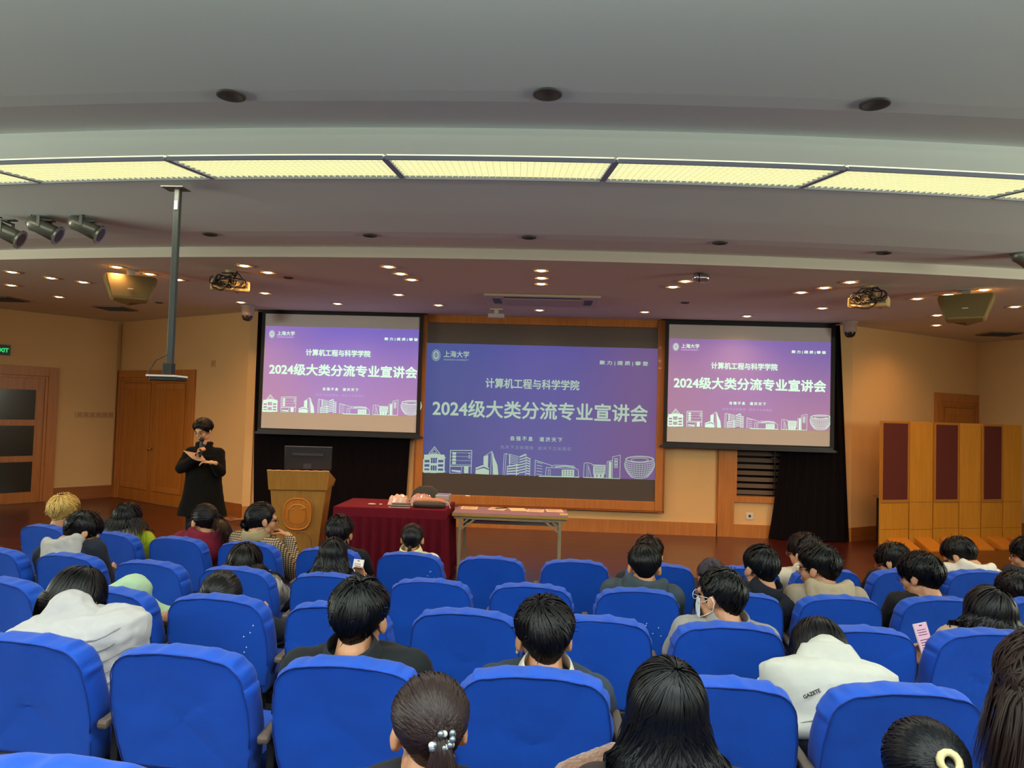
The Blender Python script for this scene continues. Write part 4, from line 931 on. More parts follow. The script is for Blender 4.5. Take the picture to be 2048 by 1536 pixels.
# ------------------------------------------------------------------ auditorium chairs
M_blue = mat('blue_cover', '#0a47b0', .66, spec=.25, sheen=.08, noise=(3.5, .12), bump=[(6, .22, .04), (420, .12, .001)])
M_seam = mat('blue_seam', '#0b2470', .8)
M_shell = mat('chair_shell', '#0b0b10', .6)
M_arm = mat('armrest', '#55483f', .45)
def outline(v0=.0, v1=.47):
    # half outline (u, v) from the bottom centre round to the top centre, right side
    W0, W1, W2 = .226, .256, .236; R = .10
    pts = [(0, v0), (.1, v0), (.2, v0), (W0, v0), (W0+.012, .06), (W0+.022, .12), (W1, .20), (W1-.001, .28), (W2+.01, .35)]
    for k in range(0, 9):
        a = math.radians(k*11.25); pts.append((W2-R+.008+R*math.cos(a)*1.0, v1-R-.012+(R)*math.sin(a)))
    pts += [(.11, v1-.006), (.055, v1-.001), (0, v1)]
    return pts
TILT = math.radians(13)
def chair_pt(u, v, d):      # v up the reclined back, d forward thickness (towards the stage)
    z = .385+v*math.cos(TILT)-d*math.sin(-TILT)*0.25; y = -v*math.sin(TILT)+.11+d; return V((u, y, z))
def cover_mesh(seed):
    rr = random.Random(seed); h = outline(); full = h+[(-u, v) for u, v in h[-2:0:-1]]; n = len(full)
    # densify
    P = []
    for i in range(n):
        a = full[i]; b = full[(i+1) % n]; m = 3 if math.dist(a, b) > .035 else 2
        for k in range(m): P.append((a[0]+(b[0]-a[0])*k/m, a[1]+(b[1]-a[1])*k/m))
    n = len(P); cv = .22; mb = MB(); vs = []; rings = []
    ph = [rr.uniform(0, 6.28) for _ in range(8)]
    def wr(i, amp, f): return amp*(math.sin(i*f+ph[0])+.6*math.sin(i*f*1.7+ph[1]))
    for s in (.001, .25, .5, .72, .88, .95, .985):       # rear face, nearly flat, faintly hollow
        rings.append([chair_pt(p[0]*s, cv+(p[1]-cv)*s, .004+.012*(1-s)+ .0015*math.sin(9*p[0]*s+ph[2])*math.sin(8*p[1]+ph[3]) - (.010*math.exp(-((abs(p[0]*s)-.16)/.05)**2)*0)) for p in P])
    for (s, d, a) in ((1.0, .006, .0), (1.006, .016, .0024), (1.016, .034, .0042), (1.02, .06, .0048), (1.012, .09, .004), (.985, .108, .0015)):
        ring = []
        for i, p in enumerate(P):
            w = wr(i, a, .9)*(1 if p[1] > .05 else .3); k = 1 if p[1] > .02 else 0
            L = max(.01, math.hypot(p[0], p[1]-cv)); q = (1+((s-1)*k)+w/L)
            ring.append(chair_pt(p[0]*q, (cv+(p[1]-cv)*q) if k else p[1], d))
        rings.append(ring)
    for s in (.9, .6, .25, .001): rings.append([chair_pt(p[0]*s, cv+(p[1]-cv)*s, .116+.012*(1-s)) for p in P])
    fs = []
    for r in rings: vs += r
    for j in range(len(rings)-1):
        for i in range(n): fs.append((j*n+i, j*n+(i+1) % n, (j+1)*n+(i+1) % n, (j+1)*n+i))
    mb.add(vs, fs)
    seam = MB(); sp = [chair_pt(p[0]*.997, cv+(p[1]-cv)*.997, .0015+.0012*math.sin(i*.8+ph[4])) for i, p in enumerate(P) if p[1] > .02]
    k0 = max(range(len(sp)-1), key=lambda i: (sp[i]-sp[i+1]).length); sp = sp[k0+1:]+sp[:k0+1]
    seam.tube(sp, .0022, 5); return mb, seam
PROTO = []
for k in range(4):
    cvr, seam = cover_mesh(40+k)
    root = empty('auditorium_chair', (0, -20-k, 0), 'x', 'chair', 'blue-covered auditorium chairs')
    c = cvr.build('back_cover', M_blue, root, smooth=True); seam.build('seam', M_seam, c, smooth=True)
    mb = MB(); mb.bb((-.215, .10, .30), (.215, .16, .415)); mb.bb((-.2, .13, .2), (.2, .17, .32)); mb.build('back_shell', M_shell, root, bevel=.01)
    mb = MB(); mb.bb((-.22, .22, .36), (.22, .62, .44)); mb.build('seat', M_blue, root, bevel=.03)
    mb = MB(); mb.quadbar((-.286, .05, .565), (-.286, .40, .60), (0, 0, 1), .04, .03); mb.build('armrest', M_arm, root, bevel=.01)
    mb = MB(); mb.bb((-.3, .12, .0), (-.27, .34, .56)); mb.bb((-.285, .2, .3), (.27, .3, .355)); mb.build('standard', M_shell, root, bevel=.006)
    PROTO.append(root)
CH = {1: [(75, 1048, 'leftmost chair of the front row, behind the blond person'), (200, 1065, 'front-row chair behind the person in lime vest'), (341, 1073, 'front-row chair left of the person in maroon jacket'), (490, 1081, 'front-row chair behind the person in checked jacket'), (648, 1096, 'front-row chair behind the dark-jacketed man facing the lectern'),
     (815, 1104, 'front-row chair behind the white collar, in front of the red table'), (981, 1112, 'empty front-row chair just right of the folding table left legs'), (1151, 1117, 'empty front-row chair under the right legs of the folding table'), (1326, 1129, 'front-row chair partly behind the grey-green hood'), (1498, 1131, 'front-row chair behind the dark grey raised hood'),
     (1665, 1138, 'front-row chair behind the beige hoodie head, right side'), (1824, 1138, 'front-row chair behind the spiky black hair, in front of the maple folding screen'), (1965, 1139, 'front-row chair of the cream-hooded person, far right')],
2: [(-60, 1105, 'second-row chair cut by the left photo edge'), (97, 1108, 'second-row chair behind the grey hooded boy, far left'), (275, 1124, 'second-row chair behind the mint green sleeve'), (457, 1135, 'second-row chair of the person with yellow fabric, left of centre'), (650, 1147, 'second-row chair of the long straight black hair with lit phone'),
     (858, 1157, 'empty second-row chair right of the big black-haired head'), (1062, 1164, 'empty second-row chair behind the white-collared boy head'), (1277, 1174, 'second-row chair of the grey-green hood, with white specks'), (1490, 1186, 'second-row chair half hidden by the masked man head'), (1693, 1194, 'second-row chair of the beige-hooded boy'), (1895, 1194, 'second-row chair behind the raised phone at the right'), (2100, 1195, 'second-row chair at the right photo edge')],
3: [(-60, 1163, 'third-row chair sliver at the left photo edge'), (177, 1183, 'third-row chair behind the mint green sleeve, mostly hidden by the white puffer coat'), (412, 1192, 'third-row chair with white specks, left of centre'), (665, 1207, 'third-row chair left behind the big black-haired head'), (928, 1216, 'empty third-row chair in the middle of the photo'),
     (1196, 1232, 'empty third-row chair right of the white-collared boy'), (1468, 1250, 'third-row chair of the masked man'), (1745, 1257, 'third-row chair between the white hoodie and the raised phone'), (1990, 1262, 'third-row chair of the long-haired person with raised phone')],
4: [(8, 1273, 'nearest-row big chair at the left photo edge'), (330, 1293, 'nearest-row big chair right of the white puffer coat'), (685, 1313, 'nearest-row big chair behind the man in black jacket'), (1068, 1330, 'nearest-row big chair behind the white-collared boy'), (1450, 1350, 'nearest-row big chair behind the straight black hair'), (1822, 1364, 'nearest-row big chair right of the white hoodie'), (2190, 1374, 'nearest-row chair corner at the right photo edge')],
5: [(40, 1512, 'chair top poking in at the bottom left corner')]}
CHAIRS = {}; used = [0]*4; CN = 0
def place_chair(x, y, zf, lab, low=0):
    global CN
    k = CN % 4; CN += 1
    o = PROTO[k] if not used[k] else copy_tree(PROTO[k]); used[k] = 1
    # a chair faces the middle of the stage
    ang = math.atan((x-.4)*2/34*1.0)+rnd.uniform(-.03, .03)
    o.location = (x, y, zf-low); o.rotation_euler = (0, 0, ang); o['label'] = 'blue-covered chair, '+lab
    return o
for row, lst in CH.items():
    ztop = ROWF[row]+CHH; raw = [atz(px, py, ztop) for (px, py, lab) in lst]
    for it in range(40):
        for a, b in zip(raw, raw[1:]):
            g = b.x-a.x
            if g < .585: a.x -= (.585-g)/2; b.x += (.585-g)/2
    for i, (px, py, lab) in enumerate(lst):
        p = raw[i]; p.y = p.y*.3+arc(ROWY[row], p.x)*.7; o = place_chair(p.x, p.y, ROWF[row], lab, {5: .035, 4: .012}.get(row, 0)); CHAIRS[(row, i)] = (p.x, p.y, ROWF[row])
        if 'specks' in lab or (row, i) == (1, 5):
            q = random.Random(i); mb = MB()
            for k in range(6): mb.ell(chair_pt(q.uniform(.05, .2), q.uniform(.18, .36), .002), (.0035, .0025, .0035), n=6, m=4)
            mb.build('white_specks', mat('lint', '#d8d8d8', .9), o)
for i, (x, lab) in enumerate([(-.33, 'lowest row, under the head with beaded hair clip'), (.29, 'lowest row, under the straight black hair'), (.9, 'lowest row, under the head with cream hair tie'), (1.5, 'lowest row, under the wavy hair at the right photo edge')]):
    y = arc(1.34, x); place_chair(x, y, ROWF[5]-.04, lab); CHAIRS[(5, i+1)] = (x, y, ROWF[5]-.04)

# ------------------------------------------------------------------ people
M_skin = mat('skin', '#c08a66', .5, spec=.4, noise=(30, .05)); M_lip = mat('lips', '#8c4a3c', .5)
M_hair = {}
def hairmat(c='#0f0d0f', rough=.36):
    k = 'hair_'+c.strip('#')
    if k in MATS: return MATS[k]
    m = mat(k, c, rough, spec=.2, noise=(70, .45, (1, 1, .15))); return m
def cloth(c, rough=.85, sc=10, amt=.35, nz=.08): return mat('cloth_'+c.strip('#'), c, rough, sheen=.02, spec=.25, noise=(14, nz), bump=[(sc, amt, .02), (260, .1, .001)])
def plaid_mat():
    if 'plaid' in MATS: return MATS['plaid']
    m = mat('plaid', '#b89a72', .85); nt = m.node_tree; b = nt.nodes['Principled BSDF']; tc = nt.nodes.new('ShaderNodeTexCoord'); sp = nt.nodes.new('ShaderNodeSeparateXYZ'); nt.links.new(tc.outputs['Object'], sp.inputs[0])
    outs = []
    for ax, off in (('X', 0), ('Z', 0)):
        mu = nt.nodes.new('ShaderNodeMath'); mu.operation = 'MULTIPLY'; mu.inputs[1].default_value = 62; nt.links.new(sp.outputs[ax], mu.inputs[0])
        fr = nt.nodes.new('ShaderNodeMath'); fr.operation = 'FRACT'; nt.links.new(mu.outputs[0], fr.inputs[0])
        lt = nt.nodes.new('ShaderNodeMath'); lt.operation = 'LESS_THAN'; lt.inputs[1].default_value = .34; nt.links.new(fr.outputs[0], lt.inputs[0]); outs.append(lt)
    mx = nt.nodes.new('ShaderNodeMath'); mx.operation = 'MAXIMUM'; nt.links.new(outs[0].outputs[0], mx.inputs[0]); nt.links.new(outs[1].outputs[0], mx.inputs[1])
    mm = nt.nodes.new('ShaderNodeMix'); mm.data_type = 'RGBA'; mm.inputs['A'].default_value = lin('#c0a47c'); mm.inputs['B'].default_value = lin('#2c2420')
    nt.links.new(mx.outputs[0], mm.inputs['Factor']); nt.links.new(mm.outputs['Result'], b.inputs['Base Color']); return m
def Rh(yaw, pitch, roll=0):   # yaw: + turns to the viewer's left; pitch: + looks down
    return (Matrix.Rotation(math.radians(yaw), 3, 'Z') @ Matrix.Rotation(math.radians(-pitch), 3, 'X') @ Matrix.Rotation(math.radians(roll), 3, 'Y'))
# hairline: lowest z (head frame) where hair roots, by angle from the face (0) to the nape (180)
def table(t, x):
    for (a, b), (c, d) in zip(t, t[1:]):
        if x <= c: return b+(d-b)*(x-a)/(c-a)
    return t[-1][1]
LINES = {'short': [(0, .045), (45, .04), (62, .0), (78, -.025), (92, .0), (112, -.03), (140, -.065), (180, -.07)],
         'mop': [(0, .015), (45, .01), (65, -.02), (85, -.035), (105, -.035), (130, -.075), (180, -.09)],
         'long': [(0, .03), (40, .025), (55, -.02), (75, -.06), (95, -.07), (120, -.08), (180, -.09)],
         'swept': [(0, .066), (35, .058), (60, .02), (80, -.02), (92, .0), (112, -.03), (140, -.065), (180, -.07)],
         'updo': [(0, .06), (45, .05), (65, .01), (80, -.02), (95, -.01), (115, -.05), (150, -.085), (180, -.09)]}
def make_hair(root, Cc, R, s, st, seed, pushers):
    """st: dict(kind, line, color, n, w, whorl, len, vol, mess, tail)"""
    rr = random.Random(seed); mb = MB(); line = LINES[st.get('line', 'short')]; c0 = V((0, -.012, .02)); A = V((.080, .100, .093))
    vol = st.get('vol', .012); mess = st.get('mess', .5); n = st.get('n', 260); w0 = st.get('w', .012); grav = R.inverted() @ V((0, 0, -1))
    wx = st.get('whorl', .15); w = V((wx, -.42, .9)).normalized(); e1 = w.orthogonal().normalized(); e2 = w.cross(e1)
    L = st.get('len', 0); K = 8
    def surf(d, off):
        h = math.hypot(d.x, d.y); f = 1
        if d.z < 0 and h > .05: f = 1+((h**.40)/h-1)*max(0, min(1, (.15-d.y)/.5))
        q = V((d.x*A.x*f, d.y*A.y*f, d.z*A.z*1.05))
        if not L and d.y < .1: q.x *= 1-.42*max(0, min(1, (-.015-q.z)/.08)); q.y *= 1-.10*max(0, min(1, (-.015-q.z)/.08))
        if not L: off *= max(.22, min(1, (q.z+.045)/.08)) if abs(d.y) < .75 else max(.3, min(1, (q.z+.10)/.09))
        return c0+q+V((q.x, q.y, q.z*.6)).normalized()*off
    def zmin(d): return table(line, abs(math.degrees(math.atan2(d.x, d.y))))
    def W_(p): return Cc+R @ (p*s)
    inv = lambda P: (R.inverted() @ (P-Cc))/s
    def push(p):
        P = W_(p)
        for (a, b, r) in pushers:
            ab = b-a; t = max(0, min(1, (P-a).dot(ab)/ab.length_squared)); q = a+ab*t; dd = P-q
            if dd.length < r: P = q+dd.normalized()*r
        return inv(P)
    def ribbon(pts, wd, lift=.16):
        if len(pts) < 3: return
        vs = []; fs = []; m = len(pts)
        for i, p in enumerate(pts):
            t = (pts[min(i+1, m-1)]-pts[max(i-1, 0)]); t = t.normalized() if t.length > 1e-7 else V((0, 0, 1))
            nrm = (p-c0); nrm = nrm-t*nrm.dot(t); nrm = nrm.normalized() if nrm.length > 1e-6 else V((0, -1, 0)); sd = t.cross(nrm)
            u = i/(m-1); ww = wd*(.55+.9*math.sin(math.pi*min(1, u*.8+.12)))*(1-u**4*.85)
            vs += [W_(p-sd*ww/2), W_(p+nrm*ww*lift), W_(p+sd*ww/2)]
        for i in range(m-1):
            a = i*3; fs += [(a, a+1, a+4, a+3), (a+1, a+2, a+5, a+4)]
        mb.add(vs, fs)
    def tmax(phi):
        th = .15
        while th < 3.0:
            d = w*math.cos(th)+(e1*math.cos(phi)+e2*math.sin(phi))*math.sin(th); p = surf(d, 0)
            if p.z < zmin(d): break
            th += .04
        return th
    # scalp cap
    vs = []; fs = []; NP, NT = 40, 14
    for i in range(NP):
        phi = 2*math.pi*i/NP; tm = tmax(phi)
        for j in range(NT+1):
            th = tm*j/NT; d = w*math.cos(th)+(e1*math.cos(phi)+e2*math.sin(phi))*math.sin(th)
            vs.append(W_(surf(d, vol*.45*(1-(j/NT)**6)-.001)))
    for i in range(NP):
        for j in range(NT): a = i*(NT+1)+j; b = ((i+1) % NP)*(NT+1)+j; fs.append((a, a+1, b+1, b))
    mb.add(vs, fs)
    tail = st.get('tail')
    if tail:
        gd = V(tail['at']).normalized(); G = surf(gd, .012)
        for k in range(n):
            phi = rr.uniform(0, 2*math.pi); th = tmax(phi)*(1-rr.random()**2*.9); d0 = w*math.cos(th)+(e1*math.cos(phi)+e2*math.sin(phi))*math.sin(th)
            ang = math.acos(max(-1, min(1, d0.dot(gd)))); pts = []
            if ang > 2.6: continue
            for i in range(K+1):
                t = i/K; d = (d0*math.sin((1-t)*ang)+gd*math.sin(t*ang))/max(1e-4, math.sin(ang)) if ang > .02 else gd
                pts.append(surf(d.normalized(), .004+vol*(.4+.6*rr.random())*math.sin(math.pi*min(1, t*.9+.1))+.012*t**3))
            ribbon(pts, w0)
        # tail strands
        TL = tail['len']; tr = tail.get('r', .022); m = tail.get('n', 70); spread = tail.get('spread', 1.2); out = V(tail.get('dir', (0, -1, 0)))
        bun = tail.get('bun')
        if bun:
            Bc = G+gd*bun*.6
            for k in range(m*2):
                ax = V((rr.uniform(-1, 1), rr.uniform(-1, 1), rr.uniform(-1, 1))).normalized(); e = ax.orthogonal().normalized(); f = ax.cross(e); ph = rr.uniform(0, 6.28)
                ribbon([Bc+(e*math.cos(ph+i*.3)+f*math.sin(ph+i*.3))*bun*(1+.08*rr.random()) for i in range(8)], w0*.9)
            mbc = Bc
            mb.ell(W_(Bc), (bun*s*.97,)*3)
        else:
            for k in range(m):
                a = rr.uniform(0, 6.28); q = tr*rr.random()**.5; o = V((math.cos(a)*q, 0, math.sin(a)*q)); pts = []; p = G+o*.5; v = gd*.03+out*.02
                N_ = 12; ll = TL*rr.uniform(.75, 1.05)
                for i in range(N_+1):
                    pts.append(push(p)); v = v*.55+grav*(ll/N_)*.8; p = p+v.normalized()*ll/N_+o*(spread/N_)+V((rr.uniform(-1, 1), rr.uniform(-1, 1), rr.uniform(-1, 1)))*.0025*mess*2
                ribbon(pts, w0*1.1)
    else:
        for k in range(n):
            phi = rr.uniform(0, 2*math.pi); tm = tmax(phi); face = abs(math.degrees(math.atan2(*(lambda d: (d.x, d.y))(w*math.cos(tm)+(e1*math.cos(phi)+e2*math.sin(phi))*math.sin(tm)))))
            u0 = rr.random()**.6; th0 = tm*u0*.92
            ln = st.get('lock', 1.0)*rr.uniform(.7, 1.2)*(.9 if not L else 3); th1 = min(th0+ln, tm*(1+rr.uniform(-.02, .05)))
            if L and face > 48:
                th1 = th0; lim = rr.uniform(.0, .22)
                while th1 < tm:
                    dd_ = w*math.cos(th1)+(e1*math.cos(phi)+e2*math.sin(phi))*math.sin(th1); nn_ = V((dd_.x/A.x, dd_.y/A.y, dd_.z/A.z)).normalized()
                    if nn_.dot(grav) > lim: break
                    th1 += .05
            elif L: th1 = min(th1, tm*.97)
            sw = st.get('swirl', .15)*rr.uniform(-1, 1.4)+mess*rr.uniform(-.25, .25); lay = rr.random(); pts = []; wob = rr.uniform(0, 6.28)
            for i in range(K+1):
                t = i/K; th = th0+(th1-th0)*t; ph = phi+sw*t+mess*.05*math.sin(wob+t*5)
                d = w*math.cos(th)+(e1*math.cos(ph)+e2*math.sin(ph))*math.sin(th)
                tip = 0 if L else (t**2)*(.008*mess*rr.uniform(-.2, 1.2))
                pts.append(surf(d, .002+vol*(.45+.6*lay)*(1-(max(0, th/tm-.75)/.25)**2*.6)+tip))
            if L and face > 48:
                # hang from the hairline
                p = pts[-1]; d = (pts[-1]-pts[-2]).normalized(); hang = L*rr.uniform(.82, 1.05)*(1 if face > 75 else .85)
                if 'backlen' in st and face > 118 and rr.random() > .07: hang = st['backlen']*rr.uniform(.6, 1.1)
                N_ = 10
                sp = st.get('spread', .0); lat = V((p.x, p.y*.4, 0)); lat = lat.normalized() if lat.length > 1e-4 else V((1, 0, 0)); ws = rr.uniform(-1, 1)
                for i in range(N_):
                    d = (d*.5+grav*.5).normalized(); p = p+d*hang/N_+lat*(sp/N_)+lat.cross(grav)*.0015*mess*ws*math.sin(i*.9+wob)
                    pts.append(push(p))
            ribbon(pts, w0*rr.uniform(.7, 1.3))
        for k in range(int(n*mess*.12) if not L else 0):    # a few loose tips breaking the outline
            phi = rr.uniform(0, 6.28); th = rr.uniform(.1, .8)*tmax(phi); d = w*math.cos(th)+(e1*math.cos(phi)+e2*math.sin(phi))*math.sin(th)
            a = surf(d, vol*.6); dirn = (d+V((rr.uniform(-1, 1), rr.uniform(-1, 1), rr.uniform(0, 1)))*.9).normalized()
            ribbon([a, a+dirn*.012, a+dirn*.022+grav*.003, a+dirn*.03+grav*.009], w0*.45)
    mb.off = None
    o = mb.build('hair', hairmat(st.get('color', '#0f0d0f')), root, smooth=True, local=False)
    return W_, surf

def hand_prims(mb, wr, d, nrm, side, curl=.5, s=1.0):
    d = d.normalized(); nrm = (nrm-d*nrm.dot(d)).normalized(); t = d.cross(nrm)*side
    mb.cap(wr-d*.03*s, wr+d*.02*s, .026*s, .028*s)
    offs = (.030, .010, -.010, -.028); lens = (.9, 1.0, .94, .75)
    for o, l in zip(offs, lens):
        k = wr+d*.085*s+t*o*s
        mb.cap(wr+d*.01*s+t*o*.6*s, k, .015*s, .0105*s)
        p = k; a = 0
        for seg, (sl, r0, r1) in enumerate(((.040, .0092, .0085), (.026, .0085, .0078), (.020, .0078, .0065))):
            a += curl*(.9, 1.25, .8)[seg]; dd = d*math.cos(a)+nrm*math.sin(a); q = p+dd*sl*l*s; mb.cap(p, q, r0*s, r1*s, n=8, m=2); p = q
    p = wr+d*.025*s+t*.022*s; dd = (d*.75+t*.65+nrm*.25).normalized()
    for seg, (sl, r0, r1) in enumerate(((.038, .013, .0105), (.03, .0105, .009), (.024, .009, .0075))):
        q = p+dd*sl*s; mb.cap(p, q, r0*s, r1*s, n=8, m=2); p = q; dd = (dd+nrm*.35*curl*1.5-t*.2).normalized()

def head_prims(mb, C, R, s):
    W_ = lambda p: C+R @ (V(p)*s)
    E_ = lambda c, r, RR=None: mb.ell(W_(c), [x*s for x in r], (R @ RR) if RR is not None else R)
    E_((0, -.010, .022), (.074, .094, .086)); E_((0, .030, -.045), (.056, .060, .068)); E_((0, .062, -.092), (.027, .024, .022))
    mb.cap(W_((-.034, .074, .018)), W_((.034, .074, .018)), .015*s); mb.cap(W_((0, .088, .008)), W_((0, .104, -.030)), .008*s, .0125*s)
    for x in (-1, 1):
        E_((x*.034, .052, -.035), (.026, .03, .03)); E_((x*.042, .01, -.07), (.022, .04, .03))
        E_((x*.084, -.010, -.012), (.008, .020, .032), Matrix.Rotation(math.radians(-18*x), 3, 'Z') @ Matrix.Rotation(math.radians(12), 3, 'X')); mb.cap(W_((x*.076, .004, -.036)), W_((x*.072, .004, -.03)), .009*s)
    mb.cap(W_((0, .090, -.062)), W_((0, .092, -.062)), .012*s); mb.cap(W_((-.012, .083, -.068)), W_((.012, .083, -.068)), .009*s)
def torso_rings(H, N, side, k, dep=1.0):
    up = (N-H).normalized(); fr = up.cross(side).normalized()*-1; L = (N-H).length
    rows = [(-.10, .150, .12), (0, .175, .125), (.18, .165, .115), (.40, .172, .12), (.62, .185, .122), (.80, .185, .112), (.90, .150, .092), (.97, .085, .07), (1.03, .062, .058)]
    return [(H+up*L*t, side, fr, rx*k, ry*k*dep) for t, rx, ry in rows]

PEOPLE = 0
def person(label, hx, hy, wpx, Y, hips, yaw=0, pitch=8, roll=0, hair=None, top='#202020', under=None, collar=None, hood=None, hoodcol=None, glasses=None, body_yaw=None,
           arms=None, trousers='#1a1c24', puffy=1.0, skin_tone=None, group='seated audience', extras=None, vox=.0075, fold=.016, upright=.0, sleeve=None, shoulders=1.0, neck_back=0.0, rootZ=None, topmat=None, hands=True, neck=None):
    """hx, hy: pixel of the top of the hair; wpx: width of the hair in pixels; Y: distance of the head"""
    global PEOPLE; PEOPLE += 1
    ch = CHAIRS.get(hips) if len(hips) == 2 else hips
    Y = max(Y, ch[1]+.33)
    T0 = atY(hx, hy, Y); s = max(.94, min(1.14, wpx*((T0-CAM).dot(_w))/FPX/.192)); R = Rh(yaw, pitch, roll)
    # top-most point of the tilted skull above the head centre
    toph = math.sqrt((.093*math.cos(math.radians(pitch)))**2+(.105*math.sin(math.radians(pitch)))**2)+.035+(hair or {}).get('vol', .012)*.8
    C = V((T0.x, Y, T0.z-toph*s+.012));
    Hz = ch[2]+.53; H = V((ch[0], ch[1]+.385, Hz))
    N = C+R @ V((0, -.040*s, -.105*s))+V((0, -.012, .0)); N.z = min(N.z, C.z-.05)
    if neck: N = atY(*neck)
    # hips slide sideways toward the head a little
    H.x += max(-.1, min(.1, (N.x-H.x)*.6))
    if not neck: N.y = max(N.y, ch[1]+.27)
    side = V((1, 0, 0)) if body_yaw is None else V((math.cos(math.radians(body_yaw)), math.sin(math.radians(body_yaw)), 0))
    up = (N-H).normalized(); side = (side-up*side.dot(up)).normalized(); fr = up.cross(side)*1; fwd = V((-side.y, side.x, 0)).normalized()
    root = empty('person', (H.x, H.y, ch[2]), label, 'person', group)
    k = s*.98*puffy; sh = .165*s*shoulders
    Sh = {e: N-up*(.12 if neck else .072)-V((0, 0, .02 if neck else .0))+side*e*sh*(.80 if neck else .97) for e in (-1, 1)}
    NS = N if not neck else N-up*.05
    A_ = {}
    for e in (-1, 1):
        if arms and e in arms: A_[e] = arms[e]
        else:
            el = Sh[e]+V((0, 0, -.26))+fwd*.09+side*e*.035; wr = H+fwd*.22+V((0, 0, .06))+side*e*.06; el.z = max(el.z, H.z+.08); A_[e] = (el, wr, (side*-e+fwd*.3), V((0, 0, 1)), .7)
    # skin: one continuous figure
    mb = MB(); head_prims(mb, C, R, s); mb.cap(C+R @ V((0, -.018*s, -.05*s)), NS, .054*s, .056*s); mb.cap(NS, NS-up*.08, .056*s, .07*s); mb.loft(torso_rings(H, N, side, s*.86, .9))
    for e in (-1, 1):
        el, wr, d, nn, cu = A_[e]; mb.cap(N-up*.09, Sh[e], .055*s, .05*s); mb.cap(Sh[e], el, .045*s, .037*s); mb.cap(el, wr, .037*s, .026*s)
        if hands: hand_prims(mb, wr, V(d), V(nn), e, cu, s)
        kn = H+side*e*.11+fwd*.39+V((0, 0, -.06)); an = V((kn.x, kn.y+.0, ch[2]+.09)); mb.cap(H+side*e*.09, kn, .075, .055); mb.cap(kn, an, .05, .035); mb.cap(an, an+fwd*.1-V((0, 0, .04)), .035, .03)
    b = mb.build('body', M_skin if skin_tone is None else skin_tone, root, local=False); blobmods(b, vox, 3)
    # trousers and shoes
    mb = MB(); mb.loft([(H-V((0, 0, .11)), side, fwd, .155*s, .13*s), (H, side, fwd, .18*s, .15*s), (H+up*.1, side, fwd, .17*s, .14*s)])
    for e in (-1, 1):
        kn = H+side*e*.11+fwd*.39+V((0, 0, -.06)); an = V((kn.x, kn.y, ch[2]+.10)); mb.cap(H+side*e*.09-V((0, 0, .02)), kn, .085, .062); mb.cap(kn, an, .066, .05)
    t = mb.build('trousers', cloth(trousers), root, local=False); blobmods(t, .014, 3)
    for e in (-1, 1):
        kn = H+side*e*.11+fwd*.39+V((0, 0, -.06)); an = V((kn.x, kn.y, ch[2]+.05)); mb = MB(); mb.cap(an-V((0, 0, .005)), an+fwd*.13-V((0, 0, .01)), .042, .036); mb.build('shoe', M_blackpl, root, smooth=True, local=False)
    # top
    mb = MB(); mb.loft(torso_rings(H, N, side, k*1.10, 1.0)[:-1])
    ar = .060*puffy*s; 
    for e in (-1, 1):
        el, wr, d, nn, cu = A_[e]; mb.cap(N-up*.08, Sh[e], .075*k, .066*k); mb.cap(Sh[e], el, ar*1.12, ar*.95); mb.cap(el, el+(wr-el)*.93, ar*.95, ar*.74)
    bk = -fr if fr.y > 0 else fr     # pointing backwards
    bk = (V((0, -1, 0))-up*up.dot(V((0, -1, 0)))).normalized() if body_yaw is None else (-fwd-up*up.dot(-fwd)).normalized()
    m_top = topmat or cloth(top)
    if hood and not hoodcol: mb_h = mb
    else: mb_h = MB()
    if hood:
        for a in range(-3, 4):
            q = a/3; p = N+up*.042+side*q*.095*s+bk*(.075-.05*q*q)*s; mb_h.cap(p, N-up*.055+side*q*.085*s+bk*(.125-.05*q*q)*s, .034*s, .045*s)
        mb_h.ell(N-up*.10+bk*.105*s, (.125*s, .055*s, .085*s)); mb_h.cap(N+up*.03+side*.1*s+bk*.02, N-up*.07-bk*.09+side*.05*s, .032*s); mb_h.cap(N+up*.03-side*.1*s+bk*.02, N-up*.07-bk*.09-side*.05*s, .032*s)
    o = mb.build('top' if not label.count('jacket') else 'jacket', m_top, root, local=False); blobmods(o, .011, 3, fold*puffy, .11)
    if hood and hoodcol: hh = mb_h.build('hood', cloth(hoodcol), root, local=False); blobmods(hh, .009, 3, .012, .07)
    if collar:
        mb = MB(); pts = []
        for i in range(17):
            a = math.radians(-160+20*i); pts.append((math.cos(a+math.pi/2), math.sin(a+math.pi/2)))
        for j, (r_, z_) in enumerate(((.068, .03), (.082, -.012))):
            pass
        ring = lambda r_, z_, off: [N+up*z_+side*math.sin(math.radians(a))*r_*s+bk*math.cos(math.radians(a))*(r_*.95)*s+bk*off for a in range(-140, 141, 20)]
        a1, a2, a3, a4 = ring(.078, .066, 0), ring(.108, -.02, .008), ring(.070, .064, 0), ring(.085, -.035, 0); nn_ = len(a1)
        mb.add(a1+a2+a3+a4, [(i, i+1, nn_+i+1, nn_+i) for i in range(nn_-1)]+[(2*nn_+i, 3*nn_+i, 3*nn_+i+1, 2*nn_+i+1) for i in range(nn_-1)]+[(i, 2*nn_+i, 2*nn_+i+1, i+1) for i in range(nn_-1)]+[(nn_+i, nn_+i+1, 3*nn_+i+1, 3*nn_+i) for i in range(nn_-1)])
        co = mb.build('collar', cloth(collar), root, smooth=True, local=False)
        sd_ = co.modifiers.new('soft', 'SUBSURF'); sd_.levels = 1; sd_.render_levels = 1
    W_ = lambda p: C+R @ (V(p)*s)
